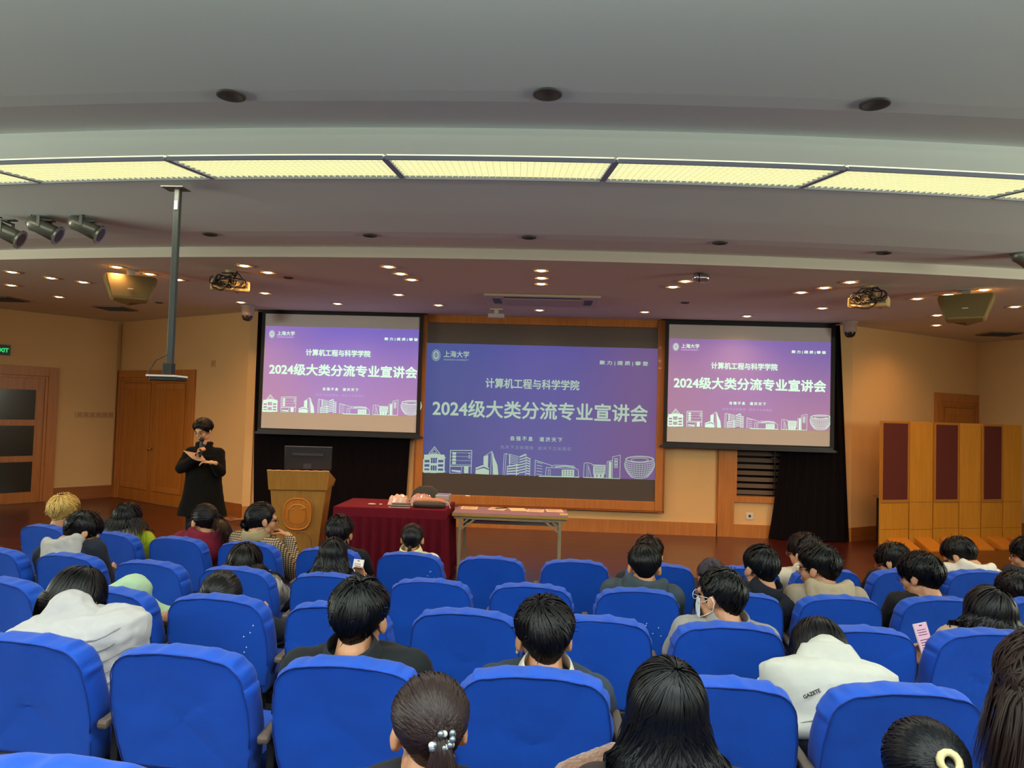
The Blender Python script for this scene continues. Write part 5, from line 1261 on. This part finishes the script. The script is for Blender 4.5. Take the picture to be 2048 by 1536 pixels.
    if glasses:
        mb = MB()
        for x in (-1, 1):
            mb.tube([W_((x*.033+.024*math.cos(a/14*6.283), .098, -.004+.020*math.sin(a/14*6.283))) for a in range(14)], .0018, 5, closed=True)
            mb.tube([W_((x*.057, .096, .0)), W_((x*.074, .06, .002)), W_((x*.082, 0, .004)), W_((x*.08, -.02, -.012))], .0017, 5)
        mb.tube([W_((-.009, .1, 0)), W_((0, .102, .002)), W_((.009, .1, 0))], .0017, 5); mb.build('glasses', mat('glasses_'+glasses.strip('#'), glasses, .3, metal=.4), root, smooth=True, local=False)
    mb = MB()
    for x in (-1, 1): mb.ell(W_((x*.032, .083, -.003)), (.012*s, .008*s, .007*s), R)
    mb.build('eyes', mat('eye_dark', '#1a1210', .2), root, smooth=True, local=False)
    pushers = [(N-up*.05+bk*.0, N-up*.5, .145*k if not hood else .17*k), (N, N+bk*.02, .085*k), (Sh[-1], Sh[1], .085*k), (Sh[-1], A_[-1][0], .075*k), (Sh[1], A_[1][0], .075*k)]
    if hair is not None: make_hair(root, C, R, s, hair, PEOPLE*13, pushers)
    if extras: extras(root, dict(C=C, R=R, s=s, N=N, H=H, side=side, up=up, bk=bk, fwd=fwd, Sh=Sh, A=A_, W=W_))
    return root
def armto(N_, el, wr, d, n, c=.8): return (V(el), V(wr), V(d), V(n), c)

SH = lambda **k: dict(dict(line='short', n=700, w=.0065, vol=.016, mess=.6, lock=.9), **k)
LG = lambda **k: dict(dict(line='long', n=700, w=.006, vol=.010, mess=.25, len=.28, lock=1.2), **k)
def phone(c, nrm, up, label, col='#f0d0dc', text=True, case='#d8c8c0', rows=9):
    c = V(c); nrm = V(nrm).normalized(); up = V(up); up = (up-nrm*up.dot(nrm)).normalized(); sd = up.cross(nrm)
    Mx = Matrix((( sd.x, nrm.x, up.x), (sd.y, nrm.y, up.y), (sd.z, nrm.z, up.z)))
    r = empty('smartphone', c, label, 'phone', 'lit phones held by the audience')
    mb = MB(); mb.box((0, 0, 0), (.074, .008, .155), Mx); mb.build('phone_case', mat('case_'+case.strip('#'), case, .4), r, bevel=.003)
    mb = MB(); mb.box(Mx @ V((0, .0045, 0)), (.066, .001, .147), Mx); sc_ = mb.build('phone_screen', mat('phone_screen_'+col.strip('#'), '#101010', .2, emit=col, estr=.85), r)
    if text:
        mb = MB(); q = random.Random(5)
        for k in range(rows):
            if k == 3: continue
            L = .05*q.uniform(.7, 1); mb.box(Mx @ V((.0-(.05-L)/2, .0054, .045-k*.012)), (L, .0004, .0035), Mx)
        mb.build('screen_text', mat('phone_text', '#5a3048', .5), sc_)
    mb = MB(); mb.box(Mx @ V((0, .0054, .066)), (.016, .0004, .005), Mx); mb.build('camera_cutout', M_blackpl, sc_)
    return r
# ---- row 1
person('bleached blond person seated in front row at far left, black clothes', 130, 987, 76, arc(5.78, -3.9), (1, 0), yaw=-8, pitch=6, hair=SH(line='mop', color='#c9a45c', vol=.026, mess=1.1, n=800), top='#15151a')
person('person with shoulder-length dark hair, lime vest over beige hood, front row', 257, 1004, 66, arc(5.7, -3.3), (1, 1), yaw=-6, pitch=10, hair=LG(len=.11, vol=.014), top='#a4b52a', hood=True, hoodcol='#a89c88', puffy=1.12)
def ex_tailtie(col, at=(0, -1, -.1), r=.018):
    def f(root, g):
        d = V(at).normalized(); mb = MB(); c = V((0, -.012, .02))+V((d.x*.08, d.y*.1, d.z*.093))+d*.03; e = d.orthogonal().normalized(); ff = d.cross(e)
        mb.tube([g['W'](c+(e*math.cos(a/12*6.283)+ff*math.sin(a/12*6.283))*r) for a in range(12)], .008, 6, closed=True); mb.build('hair_tie', mat('tie_'+col.strip('#'), col, .7), root, smooth=True, local=False)
    return f
person('person in maroon jacket turned left with glasses and bunched dark hair, front row', 408, 1007, 62, arc(5.75, -2.6), (1, 2), yaw=55, pitch=14, hair=dict(line='updo', n=700, w=.0065, vol=.014, mess=.6, tail=dict(at=(.5, -1, -.15), len=.17, r=.05, n=130, spread=1.5)), top='#6c1228', hood=True, puffy=1.12, glasses='#7a3a30', body_yaw=10)
def ex_plaid(root, g):
    # a scarf end and bag strap seen in front of the chest
    mb = MB(); N = g['N']; f = g['fwd']; mb.cap(N+f*.06+g['side']*.06, N+f*.12+g['side']*.10-V((0, 0, .14)), .03, .02); mb.build('neck_ribbon', cloth('#8f8a78'), root, smooth=True, local=False)
py_ = arc(5.78, -2.2); a_w = atY(578, 1074, py_+.12)
a_e = atY(590, 1150, py_+.05)
person('person in beige checked jacket facing the lectern, hand raised near glasses, front row', 527, 1003, 66, py_, (1, 3), yaw=-52, pitch=4, hair=dict(line='updo', n=700, w=.0065, vol=.015, mess=.5, tail=dict(at=(-.75, -1, -.75), len=.1, bun=.036, n=60)), topmat=plaid_mat(), top='#b89a72', collar='#9a8a68', glasses='#2a1c14', body_yaw=-20, extras=ex_plaid,
       arms={1: (a_e, a_w, V((-.75, .1, .45)), V((.1, -.3, -1)), .75)}, vox=.006)
person('dark-jacketed person with short black hair before the lectern, front row', 681, 1029, 56, arc(5.72, -1.4), (1, 4), yaw=-4, pitch=2, hair=SH(vol=.018, n=800), top='#15161c', collar='#101116')
def ex_white_collar(root, g): pass
person('person with small low ponytail and white collar before the red table', 826, 1046, 49, arc(5.70, -.9), (1, 5), yaw=2, pitch=2, hair=dict(line='updo', n=700, w=.0065, vol=.008, mess=.2, tail=dict(at=(0, -1, -.95), len=.07, r=.01, n=30, spread=.4)), top='#d8cfc4', collar='#d8cf9c')
person('brown-haired person mostly hidden behind the grey-green-hooded boy, front row', 1299, 1070, 60, arc(5.75, 1.0), (1, 8), yaw=-10, pitch=6, hair=SH(line='mop', vol=.02, color='#1c1310'), top='#2a2a30')
def ex_hood_up(root, g):
    mb = MB(); W = g['W']; mb.ell(W((0, -.02, .03)), (.108, .118, .112), g['R']); mb.cap(W((0, -.05, -.06)), g['N']-g['up']*.04, .1, .11); o = mb.build('raised_hood', cloth('#3c3640', sc=14), root, local=False); blobmods(o, .009, 3, .012, .08)
person('person bending with a dark grey hood raised over the head, front row', 1424, 1116, 70, arc(5.78, 1.3), (1, 9), yaw=0, pitch=45, hair=SH(n=60), top='#3c3640', extras=ex_hood_up)
person('curly brown-haired person with glasses, cream hoodie, partly hidden in front row', 1609, 1065, 60, arc(5.72, 2.0), (1, 10), yaw=38, pitch=6, hair=SH(line='mop', vol=.024, mess=1.2, color='#1a1411', n=800), top='#cfc2ac', hood=True, glasses='#8a6a50', puffy=1.05)
person('person with glasses leaning down in white and black jacket before the folding screen', 1786, 1084, 66, arc(5.78, 2.4), (1, 11), yaw=42, pitch=22, hair=SH(line='mop', vol=.018, color='#15110f', n=800), top='#17171c', collar='#d0c8bc', glasses='#9a8468', puffy=1.08)
person('person looking down in cream hoodie, glossy dark hair, before the folding screen', 1918, 1072, 70, arc(5.8, 3.1), (1, 12), yaw=40, pitch=34, hair=SH(vol=.018, mess=.25, color='#120f0f', n=800), top='#d6ccbc', hood=True, glasses='#3a2a20', puffy=1.08)
person('person in profile with red-rimmed glasses at the right photo edge', 2056, 1072, 62, arc(5.75, 3.7), (3.72, arc(5.43, 3.72), 0), yaw=55, pitch=6, hair=SH(line='mop', vol=.02, mess=1), top='#222228', glasses='#5a201c')
# ---- row 2
person('boy with short black hair bowing, grey hood over navy vest, left', 168, 1021, 72, arc(4.78, -3.0), (2, 1), yaw=-42, pitch=34, hair=SH(vol=.014, mess=.5, n=800, color='#0d0b0d'), top='#1c1f2c', hood=True, hoodcol='#a9a5a0', puffy=1.08, glasses='#1c1c1c')
def ex_yellow(root, g):
    mb = MB(); c = g['N']+g['side']*.16-g['up']*.05+g['bk']*.03; mb.ell(c, (.035, .03, .06), RY(-30)); mb.build('yellow_fabric', cloth('#cfc23a'), root, smooth=True, local=False)
person('person with long dark brown hair, white puffer and yellow fabric, second row', 492, 1085, 66, arc(4.62, -1.8), (2, 3), yaw=-5, pitch=16, hair=LG(len=.26, color='#15100f', spread=.04, vol=.016), top='#c8c2ba', puffy=1.22, extras=ex_yellow)
person('person with very long straight black hair holding lit phone, second row', 668, 1075, 58, arc(4.62, -1.2), (2, 4), yaw=-8, pitch=8, hair=LG(len=.42, spread=.07, vol=.010, n=600, w=.007, mess=.15), top='#16161c', arms={1: (atY(722, 1215, 4.8), atY(722, 1172, 4.93), V((-.1, .05, 1)), V((-.3, -1, .1)), .5)})
c_ = atY(714, 1142, 4.95); phone(c_, (-.05, -1, .35), (.08, .3, 1), 'lit white phone beside the very long straight black hair, second row', '#f3efe4', rows=4)
person('boy looking down with centre-parted black hair, grey-green hood, second row', 1290, 1087, 74, arc(4.62, .6), (2, 7), yaw=-4, pitch=22, hair=SH(vol=.016, mess=.25, n=800, whorl=-.15, color='#0c0a0b', lock=1.2), top='#343e44', hood=True, puffy=1.1)
person('person with short black hair and dark navy collar, behind the masked man', 1521, 1089, 72, arc(4.66, 1.3), (2, 8), yaw=22, pitch=4, hair=SH(vol=.014, mess=.35, n=800, color='#0b0c0d'), top='#191c26', collar='#14161f')
person('boy with wavy black hair in profile, beige hoodie, second row right', 1636, 1087, 80, arc(4.66, 1.7), (2, 9), yaw=48, pitch=6, hair=SH(vol=.020, mess=.7, n=800, color='#0d0b0b'), top='#9a8a76', hood=True, hoodcol='#a8977a', puffy=1.1, glasses='#c0b0a0')
person('boy with spiky black hair and red-framed glasses, black shirt, right', 1840, 1103, 84, arc(4.66, 2.3), (2, 10), yaw=38, pitch=10, hair=SH(line='mop', vol=.026, mess=1.1, n=800, color='#0a090b'), top='#17161a', glasses='#4a2026')
person('dark-brown-haired head low at the right photo edge, second row', 2030, 1141, 74, arc(4.66, 2.9), (2, 11), yaw=5, pitch=22, hair=SH(vol=.014, color='#15100f'), top='#1c1c22')
# ---- row 3
person('person bent far forward in a mint green padded jacket, head hidden', 168, 1172, 84, 4.02, (3, 1), yaw=0, pitch=55, hair=SH(n=200, color='#0e0c0e'), top='#a9c4a0', puffy=1.45, fold=.02, body_yaw=0, shoulders=1.15,
       arms={1: (atY(264, 1183, 3.86), atY(274, 1290, 3.92), V((.1, .3, -1)), V((0, 1, 0)), .6)})
def ex_stitch(root, g):
    mb = MB(); el, wr = g['A'][1][0], g['A'][1][1]; a = el+(wr-el)*.35; d = (wr-el).normalized(); e = d.orthogonal().normalized(); f = d.cross(e)
    for q in (0, .02): mb.tube([a+d*q+(e*math.cos(t/16*6.283)+f*math.sin(t/16*6.283))*.062 for t in range(16)], .0022, 5, closed=True)
    mb.build('white_stitching', mat('stitch_white', '#b8b8b4', .8), root, smooth=True, local=False)
person('person with smooth round black hair bowed, black jacket with white stitching', 445, 1142, 82, 3.66, (3, 2), yaw=-6, pitch=26, hair=dict(line='updo', n=380, w=.010, vol=.012, mess=.1, tail=dict(at=(0, -1, -.7), len=.18, r=.02, n=50)), top='#15171c', extras=ex_stitch,
       arms={1: (atY(556, 1262, 3.82), atY(520, 1262, 4.02), V((-.6, .5, .1)), V((0, 0, 1)), .7)})
phone(atY(521, 1247, 4.0), (.1, -1, .9), (-.1, .8, 1), 'lit phone seen in the gap beside the black jacket with white stitching', '#f6e0e4', rows=5)
def ex_mask(root, g):
    W = g['W']; mb = MB(); vs = []; fs = []; NA, NZ = 12, 7
    for j in range(NZ+1):
        v = -.105+.095*j/NZ
        for i in range(NA+1):
            a = math.radians(-62+124*i/NA); r0 = .074+.004*math.sin(j*1.8); bul = .022*math.exp(-(a/.45)**2)*math.sin(math.pi*(j+.8)/(NZ+1.6))
            vs.append(W((math.sin(a)*(.066+bul*.3), .03+math.cos(a)*(.062+bul), v)))
    for j in range(NZ):
        for i in range(NA): q = j*(NA+1)+i; fs.append((q, q+1, q+NA+2, q+NA+1))
    mb.add(vs, fs); m = mb.build('face_mask', mat('mask_white', '#c8d4dc', .8), root, smooth=True, local=False); so = m.modifiers.new('t', 'SOLIDIFY'); so.thickness = .002
    mb = MB()
    for x in (-1, 1):
        mb.tube([W((x*.06, .055, -.03)), W((x*.078, .02, -.012)), W((x*.088, -.012, .012)), W((x*.09, -.028, -.01)), W((x*.084, -.018, -.045)), W((x*.07, .02, -.07)), W((x*.056, .06, -.09))], .0022, 5)
    mb.build('ear_loop', mat('loop_white', '#e8e8e4', .7), m, smooth=True, local=False) if 0 else mb.build('ear_loop', mat('loop_white', '#e8e8e4', .7), root, smooth=True, local=False)
person('man with cropped black hair, glasses and white face mask, grey jacket', 1441, 1134, 100, 3.62, (3, 6), yaw=46, pitch=0, hair=SH(vol=.009, mess=.35, n=520, w=.008, lock=.5, color='#0f0e0f'), top='#8d8a86', collar='#8d8a86', glasses='#d8dce4', extras=ex_mask, vox=.006, puffy=1.1)
wz = atY(1868, 1338, 3.88); ez = atY(1874, 1400, 3.68)
person('person with long straight black hair and beige sleeve holding up phone, right', 1978, 1171, 92, 3.62, (3, 8), yaw=8, pitch=4, hair=LG(len=.40, vol=.012, n=560, w=.009, mess=.12, spread=.02), top='#b39a82', puffy=1.15, arms={-1: (ez+V((.05, -.02, -.07)), wz, V((-.45, .15, .8)), V((-.6, -.5, 0)), .5)}, vox=.006)
phone(atY(1848, 1278, 3.84), (.1, -1, .25), (-.22, .2, 1), 'white phone with lines of text on pink screen, held up at the right', '#f2c8dc', rows=9)
# ---- row 4
def ex_puffer(root, g):
    # quilting seams and a wide folded hood
    mb = MB(); N, up, side, bk = g['N'], g['up'], g['side'], g['bk']
    mb.cap(N-up*.01, N+(g['C']-N)*.40+bk*.02, .088, .08); mb.loft([(N+up*.03+bk*.00, side, bk, .085, .07), (N-up*.03+bk*.03, side, bk, .14, .09), (N-up*.12+bk*.07, side, bk, .155, .085), (N-up*.20+bk*.09, side, bk, .10, .06)]); mb.cap(N+side*.1-up*.03, N+side*.19-up*.10+bk*.02, .035, .02)
    o = mb.build('hood', cloth('#b9b6b4', sc=9, amt=.6), root, local=False); blobmods(o, .01, 3, .02, .09)
    H = g['H']; L = (N-H).length; mb = MB()
    for t in (.12, .27, .42, .57, .72):
        c = H+up*L*t; mb.tube([c+side*math.sin(math.radians(a))*.292+bk*math.cos(math.radians(a))*.205+up*.012*math.sin(a*.12) for a in range(-88, 89, 8)], .004, 5)
    o = mb.build('quilting_seam', cloth('#8f8c8e'), root, smooth=True, local=False)
person('person bowed in white quilted puffer coat, long black hair falling forward', 156, 1131, 112, 3.12, (CHAIRS[(4, 0)][0]+.04, CHAIRS[(4, 0)][1]+.06, ROWF[4]), yaw=-10, pitch=44, neck=(142, 1222, 2.94), hair=LG(len=.20, backlen=.13, vol=.012, n=1500, w=.0045, spread=.01, color='#0d0b0e'), top='#bdbab8', puffy=1.34, fold=.035, extras=ex_puffer, vox=.006)
person('man with thick black hair and black collared jacket, nearest row centre left', 722, 1154, 122, 2.62, (4, 2), yaw=-6, pitch=6, hair=SH(vol=.020, mess=.45, n=2200, w=.0042, lock=1.3, color='#08090c', swirl=.3), top='#14171a', collar='#1a1d21', vox=.006, puffy=1.08, shoulders=1.12)
def ex_earbud(root, g):
    mb = MB(); mb.cap(g['W']((-.085, .0, -.018)), g['W']((-.086, .008, -.045)), .005); mb.build('earbud', M_white, root, smooth=True, local=False)
person('boy with glasses and tousled black hair, white collar, nearest row centre', 1090, 1192, 118, 2.60, (4, 3), yaw=10, pitch=8, hair=SH(vol=.022, mess=.6, n=2200, w=.0042, lock=1.0, color='#0b090c', whorl=-.25), top='#2a3440', collar='#c8c4b0', glasses='#16161a', vox=.006, extras=ex_earbud)
def ex_hoodie(root, g):
    N, up, side, bk, H = g['N'], g['up'], g['side'], g['bk'], g['H']
    mb = MB(); mb.cap(N-up*.01, N+(g['C']-N)*.38+bk*.02, .084, .078); mb.loft([(N+up*.04, side, bk, .09, .08), (N-up*.02+bk*.03, side, bk, .125, .085), (N-up*.12+bk*.08, side, bk, .145, .07), (N-up*.22+bk*.085, side, bk, .08, .05), (N-up*.27+bk*.07, side, bk, .02, .03)])
    o = mb.build('hood', cloth('#c2c1b6', sc=8, amt=.5), root, local=False); blobmods(o, .008, 3, .016, .09)
    c = N-up*.145-side*.118+bk*.160; M = Matrix((( side.x, up.x, bk.x, c.x), (side.y, up.y, bk.y, c.y), (side.z, up.z, bk.z, c.z), (0, 0, 0, 1)))
    L = root.location
    text_mesh('printed_word', 'GAZETE', .02, mat('print_black', '#181818', .8), Matrix.Translation(-L) @ M @ Matrix.Rotation(math.radians(26), 4, 'Z'), root, bold=.0006, fit=(-.033, -.006, .033, .006))
    mb = MB(); mb.tube([N-up*(.27-.05*math.cos(math.radians(a*1.5)))+side*math.sin(math.radians(a))*.236+bk*math.cos(math.radians(a))*.163 for a in range(-70, 71, 7)], .0025, 5); mb.build('yoke_seam', mat('seam_grey', '#8a8a80', .9), root, smooth=True, local=False)
person('person in white hoodie bowed forward, long loose black hair, nearest row right', 1640, 1234, 124, 3.10, (1.06, CHAIRS[(4, 4)][1]+.06, ROWF[4]), yaw=6, pitch=48, neck=(1652, 1310, 2.92), hair=LG(len=.34, backlen=.15, vol=.014, n=1500, w=.0045, spread=.10, mess=.6, color='#0c0a0d'), top='#c6c5ba', puffy=1.12, extras=ex_hoodie, vox=.006, fold=.014, hands=True)
# ---- lowest row
def ex_clip(root, g):
    q = random.Random(4); mb = MB(); mc = MB(); W = g['W']; d = V((.03, -1, -.1)).normalized(); c = V((0, -.012, .02))+V((d.x*.08, d.y*.1, d.z*.093))+d*.035
    for k in range(15):
        p = c+V((q.uniform(-.032, .032), q.uniform(-.006, .012), q.uniform(-.02, .02))); (mb if k % 2 else mc).ell(W(p), (.0072, .0072, .0072), n=10, m=6)
    mc.build('clear_beads', mat('bead_clear', '#8a949a', .08, metal=.6), root, smooth=True, local=False); mb.build('pearl_beads', mat('bead_pearl', '#d8d4cc', .2), root, smooth=True, local=False)
person('dark brown ponytail held by beaded clip, lowest row centre', 862, 1351, 160, 1.66, (5, 1), yaw=18, pitch=10, hair=dict(line='updo', n=2400, w=.0034, vol=.016, mess=.25, color='#261a19', tail=dict(at=(.03, -1, -.1), len=.26, r=.022, n=260, spread=3.2, dir=(0, -1, 0))), top='#1a1a20', extras=ex_clip, vox=.006)
person('glossy straight long black hair seen from behind, lowest row right of centre', 1335, 1317, 158, 1.68, (5, 2), yaw=-2, pitch=2, hair=LG(len=.46, vol=.012, n=2600, w=.0035, mess=.10, spread=.03, color='#07080c'), top='#2a201e', vox=.007)
person('low black ponytail with cream hair tie at the bottom right', 1850, 1446, 160, 1.62, (5, 3), yaw=-6, pitch=22, hair=dict(line='updo', n=2400, w=.0034, vol=.014, mess=.2, color='#0b0b10', tail=dict(at=(.07, -1, .18), len=.2, r=.02, n=140, spread=1.6)), top='#15151c', extras=ex_tailtie('#cfc08a', (.07, -1, .18), .02), vox=.007)
person('wavy dark brown hair cut off by the right photo edge, lowest row', 2098, 1262, 170, 1.58, (5, 4), yaw=20, pitch=8, hair=LG(len=.26, vol=.024, n=1700, w=.0045, mess=1.4, spread=.05, color='#231815'), top='#2a2220', vox=.007)
# fleece coat over the back of a lowest-row chair
mb = MB(); c0 = atY(1180, 1530, 1.80)
mb.cap(c0+V((-.05, 0, -.04)), c0+V((.06, .02, .0)), .045); mb.cap(c0+V((.06, .02, 0)), c0+V((.12, .06, -.01)), .04); mb.ell(c0+V((.03, .02, -.1)), (.10, .05, .1))
o = mb.build('fleece_coat', mat('fleece_brown', '#7a5644', .95, sheen=.4, noise=(60, .25), bump=[(120, 1, .01)])); blobmods(o, .006, 3, .014, .03); tag(o, 'brown fuzzy fleece coat bunched beside the glossy straight black hair, bottom centre', 'coat')

# ------------------------------------------------------------------ standing speaker
def standing():
    Y = 8.62; C = atY(406, 861, Y); s = 1.06; R = Rh(172, 0, 0) ; R = Matrix.Rotation(math.radians(168), 3, 'Z') @ Matrix.Rotation(math.radians(-20), 3, 'X')
    bx = C.x+.02; root = empty('person', (bx, Y, 0), 'standing speaker in long black coat with microphone and paper, by the left double door', 'person')
    N = V((bx-.0, Y+.03, C.z-.19)); H = V((bx, Y+.03, .93)); side = V((1, 0, 0)); up = V((0, 0, 1)); fwd = V((0, -1, 0))
    Sh = {e: N+V((e*.168, 0, -.085)) for e in (-1, 1)}
    el = {-1: V((bx-.235, Y-.06, 1.15)), 1: V((bx+.235, Y-.06, 1.12))}
    w1 = atY(398, 907, Y-.27); w2 = atY(419, 925, Y-.26)
    wr = {-1: w1+V((0, .0, -.03)), 1: w2+V((.03, .02, -.005))}
    mb = MB(); head_prims(mb, C, R, s); mb.cap(C+R @ V((0, -.02, -.05)), N, .052, .056); mb.loft(torso_rings(V((bx, Y+.03, .95)), N, side, .92, .85))
    for e in (-1, 1):
        mb.cap(N-up*.05, Sh[e], .055, .05); mb.cap(Sh[e], el[e], .046, .04); mb.cap(el[e], wr[e], .04, .027)
        hp = V((bx+e*.09, Y+.03, .90)); kn = V((bx+e*.10, Y+.02, .50)); an = V((bx+e*.11, Y+.04, .10)); mb.cap(hp, kn, .085, .055); mb.cap(kn, an, .055, .036); mb.cap(an, an+V((0, -.12, -.05)), .036, .03)
    hand_prims(mb, wr[-1], V((.25, -.2, 1)), V((.95, -.3, 0)), -1, .85, 1.0)
    hand_prims(mb, wr[1], V((-1, -.25, .15)), V((-.1, .1, -1)), -1, .45, 1.0)
    b = mb.build('body', mat('skin_warm', '#c79068', .5, noise=(30, .05)), root, local=False); blobmods(b, .0055, 3)
    # coat
    mb = MB(); Z = lambda z: V((bx, Y+.03, z))
    mb.loft([(Z(.59), side, fwd, .295, .19), (Z(.64), side, fwd, .285, .185), (Z(.8), side, fwd, .245, .165), (Z(1.0), side, fwd, .215, .15), (Z(1.15), side, fwd, .205, .145), (Z(1.3), side, fwd, .215, .14), (N-up*.10, side, fwd, .20, .12), (N-up*.03, side, fwd, .13, .09), (N+up*.015, side, fwd, .08, .075)])
    for e in (-1, 1):
        mb.cap(N-up*.07, Sh[e], .075, .078); mb.cap(Sh[e], el[e], .078, .068); mb.cap(el[e], el[e]+(wr[e]-el[e])*.88, .07, .048)
    co = mb.build('coat', mat('coat_black', '#0e0b09', .95, sheen=.02, spec=.15, noise=(60, .2), bump=[(14, .3, .02)]), root, local=False); blobmods(co, .009, 4, .014, .1)
    mb = MB()
    for e in (-1, 1): mb.quadbar(N+V((e*.075, -.03, .055)), N+V((e*.035, -.135, -.13)), V((e*.25, -1, .1)), .06, .014)
    mb.build('lapel', mat('coat_black', '#17130f'), root, local=False, bevel=.004)
    mb = MB(); mb.tube([N+V((.075*math.sin(math.radians(a)), .07*math.cos(math.radians(a)), .03+.012*math.cos(math.radians(a)))) for a in range(-120, 121, 20)], .02, 8); mb.build('collar', mat('coat_black', '#17130f'), root, local=False, smooth=True)
    mb = MB(); mb.cap(N+V((0, -.055, .0)), N+V((0, -.09, -.10)), .035, .03); mb.build('shirt', cloth('#3a2c26'), root, smooth=True, local=False)
    mb = MB()
    for e in (-1, 1):
        kn = V((bx+e*.10, Y+.02, .50)); an = V((bx+e*.11, Y+.04, .08)); mb.cap(V((bx+e*.09, Y+.03, .90)), kn, .10, .085); mb.cap(kn, an, .085, .072)
    mb.cap(V((bx-.08, Y+.03, .92)), V((bx+.08, Y+.03, .92)), .11); t = mb.build('trousers', cloth('#14141a'), root, local=False); blobmods(t, .012, 3)
    for e in (-1, 1):
        an = V((bx+e*.11, Y+.04, .045)); mb = MB(); mb.cap(an, an+V((0, -.16, -.008)), .044, .036); mb.build('shoe', M_blackpl, root, smooth=True, local=False)
    W_ = lambda p: C+R @ (V(p)*s)
    mb = MB()
    for x in (-1, 1):
        mb.tube([W_((x*.033+.025*math.cos(a/14*6.283), .100, -.006+.019*math.sin(a/14*6.283))) for a in range(14)], .0016, 5, closed=True); mb.tube([W_((x*.058, .098, 0)), W_((x*.076, .05, .002)), W_((x*.082, 0, .004))], .0015, 5)
    mb.tube([W_((-.008, .1, 0)), W_((0, .103, .003)), W_((.008, .1, 0))], .0015, 5); mb.build('glasses', mat('glasses_wire', '#6a5a50', .3, metal=.6), root, smooth=True, local=False)
    mb = MB()
    for x in (-1, 1): mb.ell(W_((x*.032, .084, -.006)), (.013, .007, .0045), R)
    mb.build('eyes', mat('eye_dark', '#1a1210'), root, smooth=True, local=False)
    mb = MB()
    for x in (-1, 1): mb.tube([W_((x*.016, .090, .020)), W_((x*.034, .089, .026)), W_((x*.052, .078, .020))], .0035, 5)
    mb.build('eyebrows', hairmat('#120d0b'), root, smooth=True, local=False)
    mb = MB(); mb.tube([W_((-.022, .090, -.064)), W_((-.01, .0985, -.061)), W_((0, .1, -.0625)), W_((.01, .0985, -.061)), W_((.022, .090, -.064))], [.002, .0045, .004, .0045, .002], 6); mb.build('lips', M_lip, root, smooth=True, local=False)
    make_hair(root, C, R, s, dict(line='swept', n=900, w=.007, vol=.026, mess=.9, lock=1.1, color='#0d0908', whorl=.2), 99, [])
    # microphone and paper are things he holds
    hd = wr[-1]+V((.03, -.035, .075)); m = empty('microphone', hd, 'black handheld microphone held at the chin of the standing speaker', 'microphone')
    mb = MB(); mb.cap(V((.0, .0, -.07)), V((.004, .012, .09)), .015, .02); mb.build('handle', M_blackpl, m, smooth=True)
    mb = MB(); mb.ell(V((.005, .016, .115)), (.027, .027, .03)); mb.build('grille', mat('mic_grille', '#1c1a1a', .5, metal=.5), m, smooth=True)
    pc = atY(384, 909, Y-.30); p2 = atY(414, 921, Y-.30)
    mb = MB(); a = atY(366, 901, Y-.34); b_ = atY(402, 908, Y-.20); c = atY(412, 921, Y-.24); d = atY(384, 917, Y-.40)
    n_ = 6; vs = []; fs = []
    for j in range(n_+1):
        for i in range(n_+1):
            u, v = i/n_, j/n_; p = a*(1-u)*(1-v)+b_*u*(1-v)+c*u*v+d*(1-u)*v; vs.append(p+V((0, 0, -.018*math.sin(math.pi*u)*(v))))
    for j in range(n_):
        for i in range(n_): q = j*(n_+1)+i; fs.append((q, q+1, q+n_+2, q+n_+1))
    o = MB().add(vs, fs).build('held_paper', mat('held_paper', '#a88c7c', .6), smooth=True); so = o.modifiers.new('t', 'SOLIDIFY'); so.thickness = .0015
    tag(o, 'curled sheet of paper held by the standing speaker', 'paper')
standing()
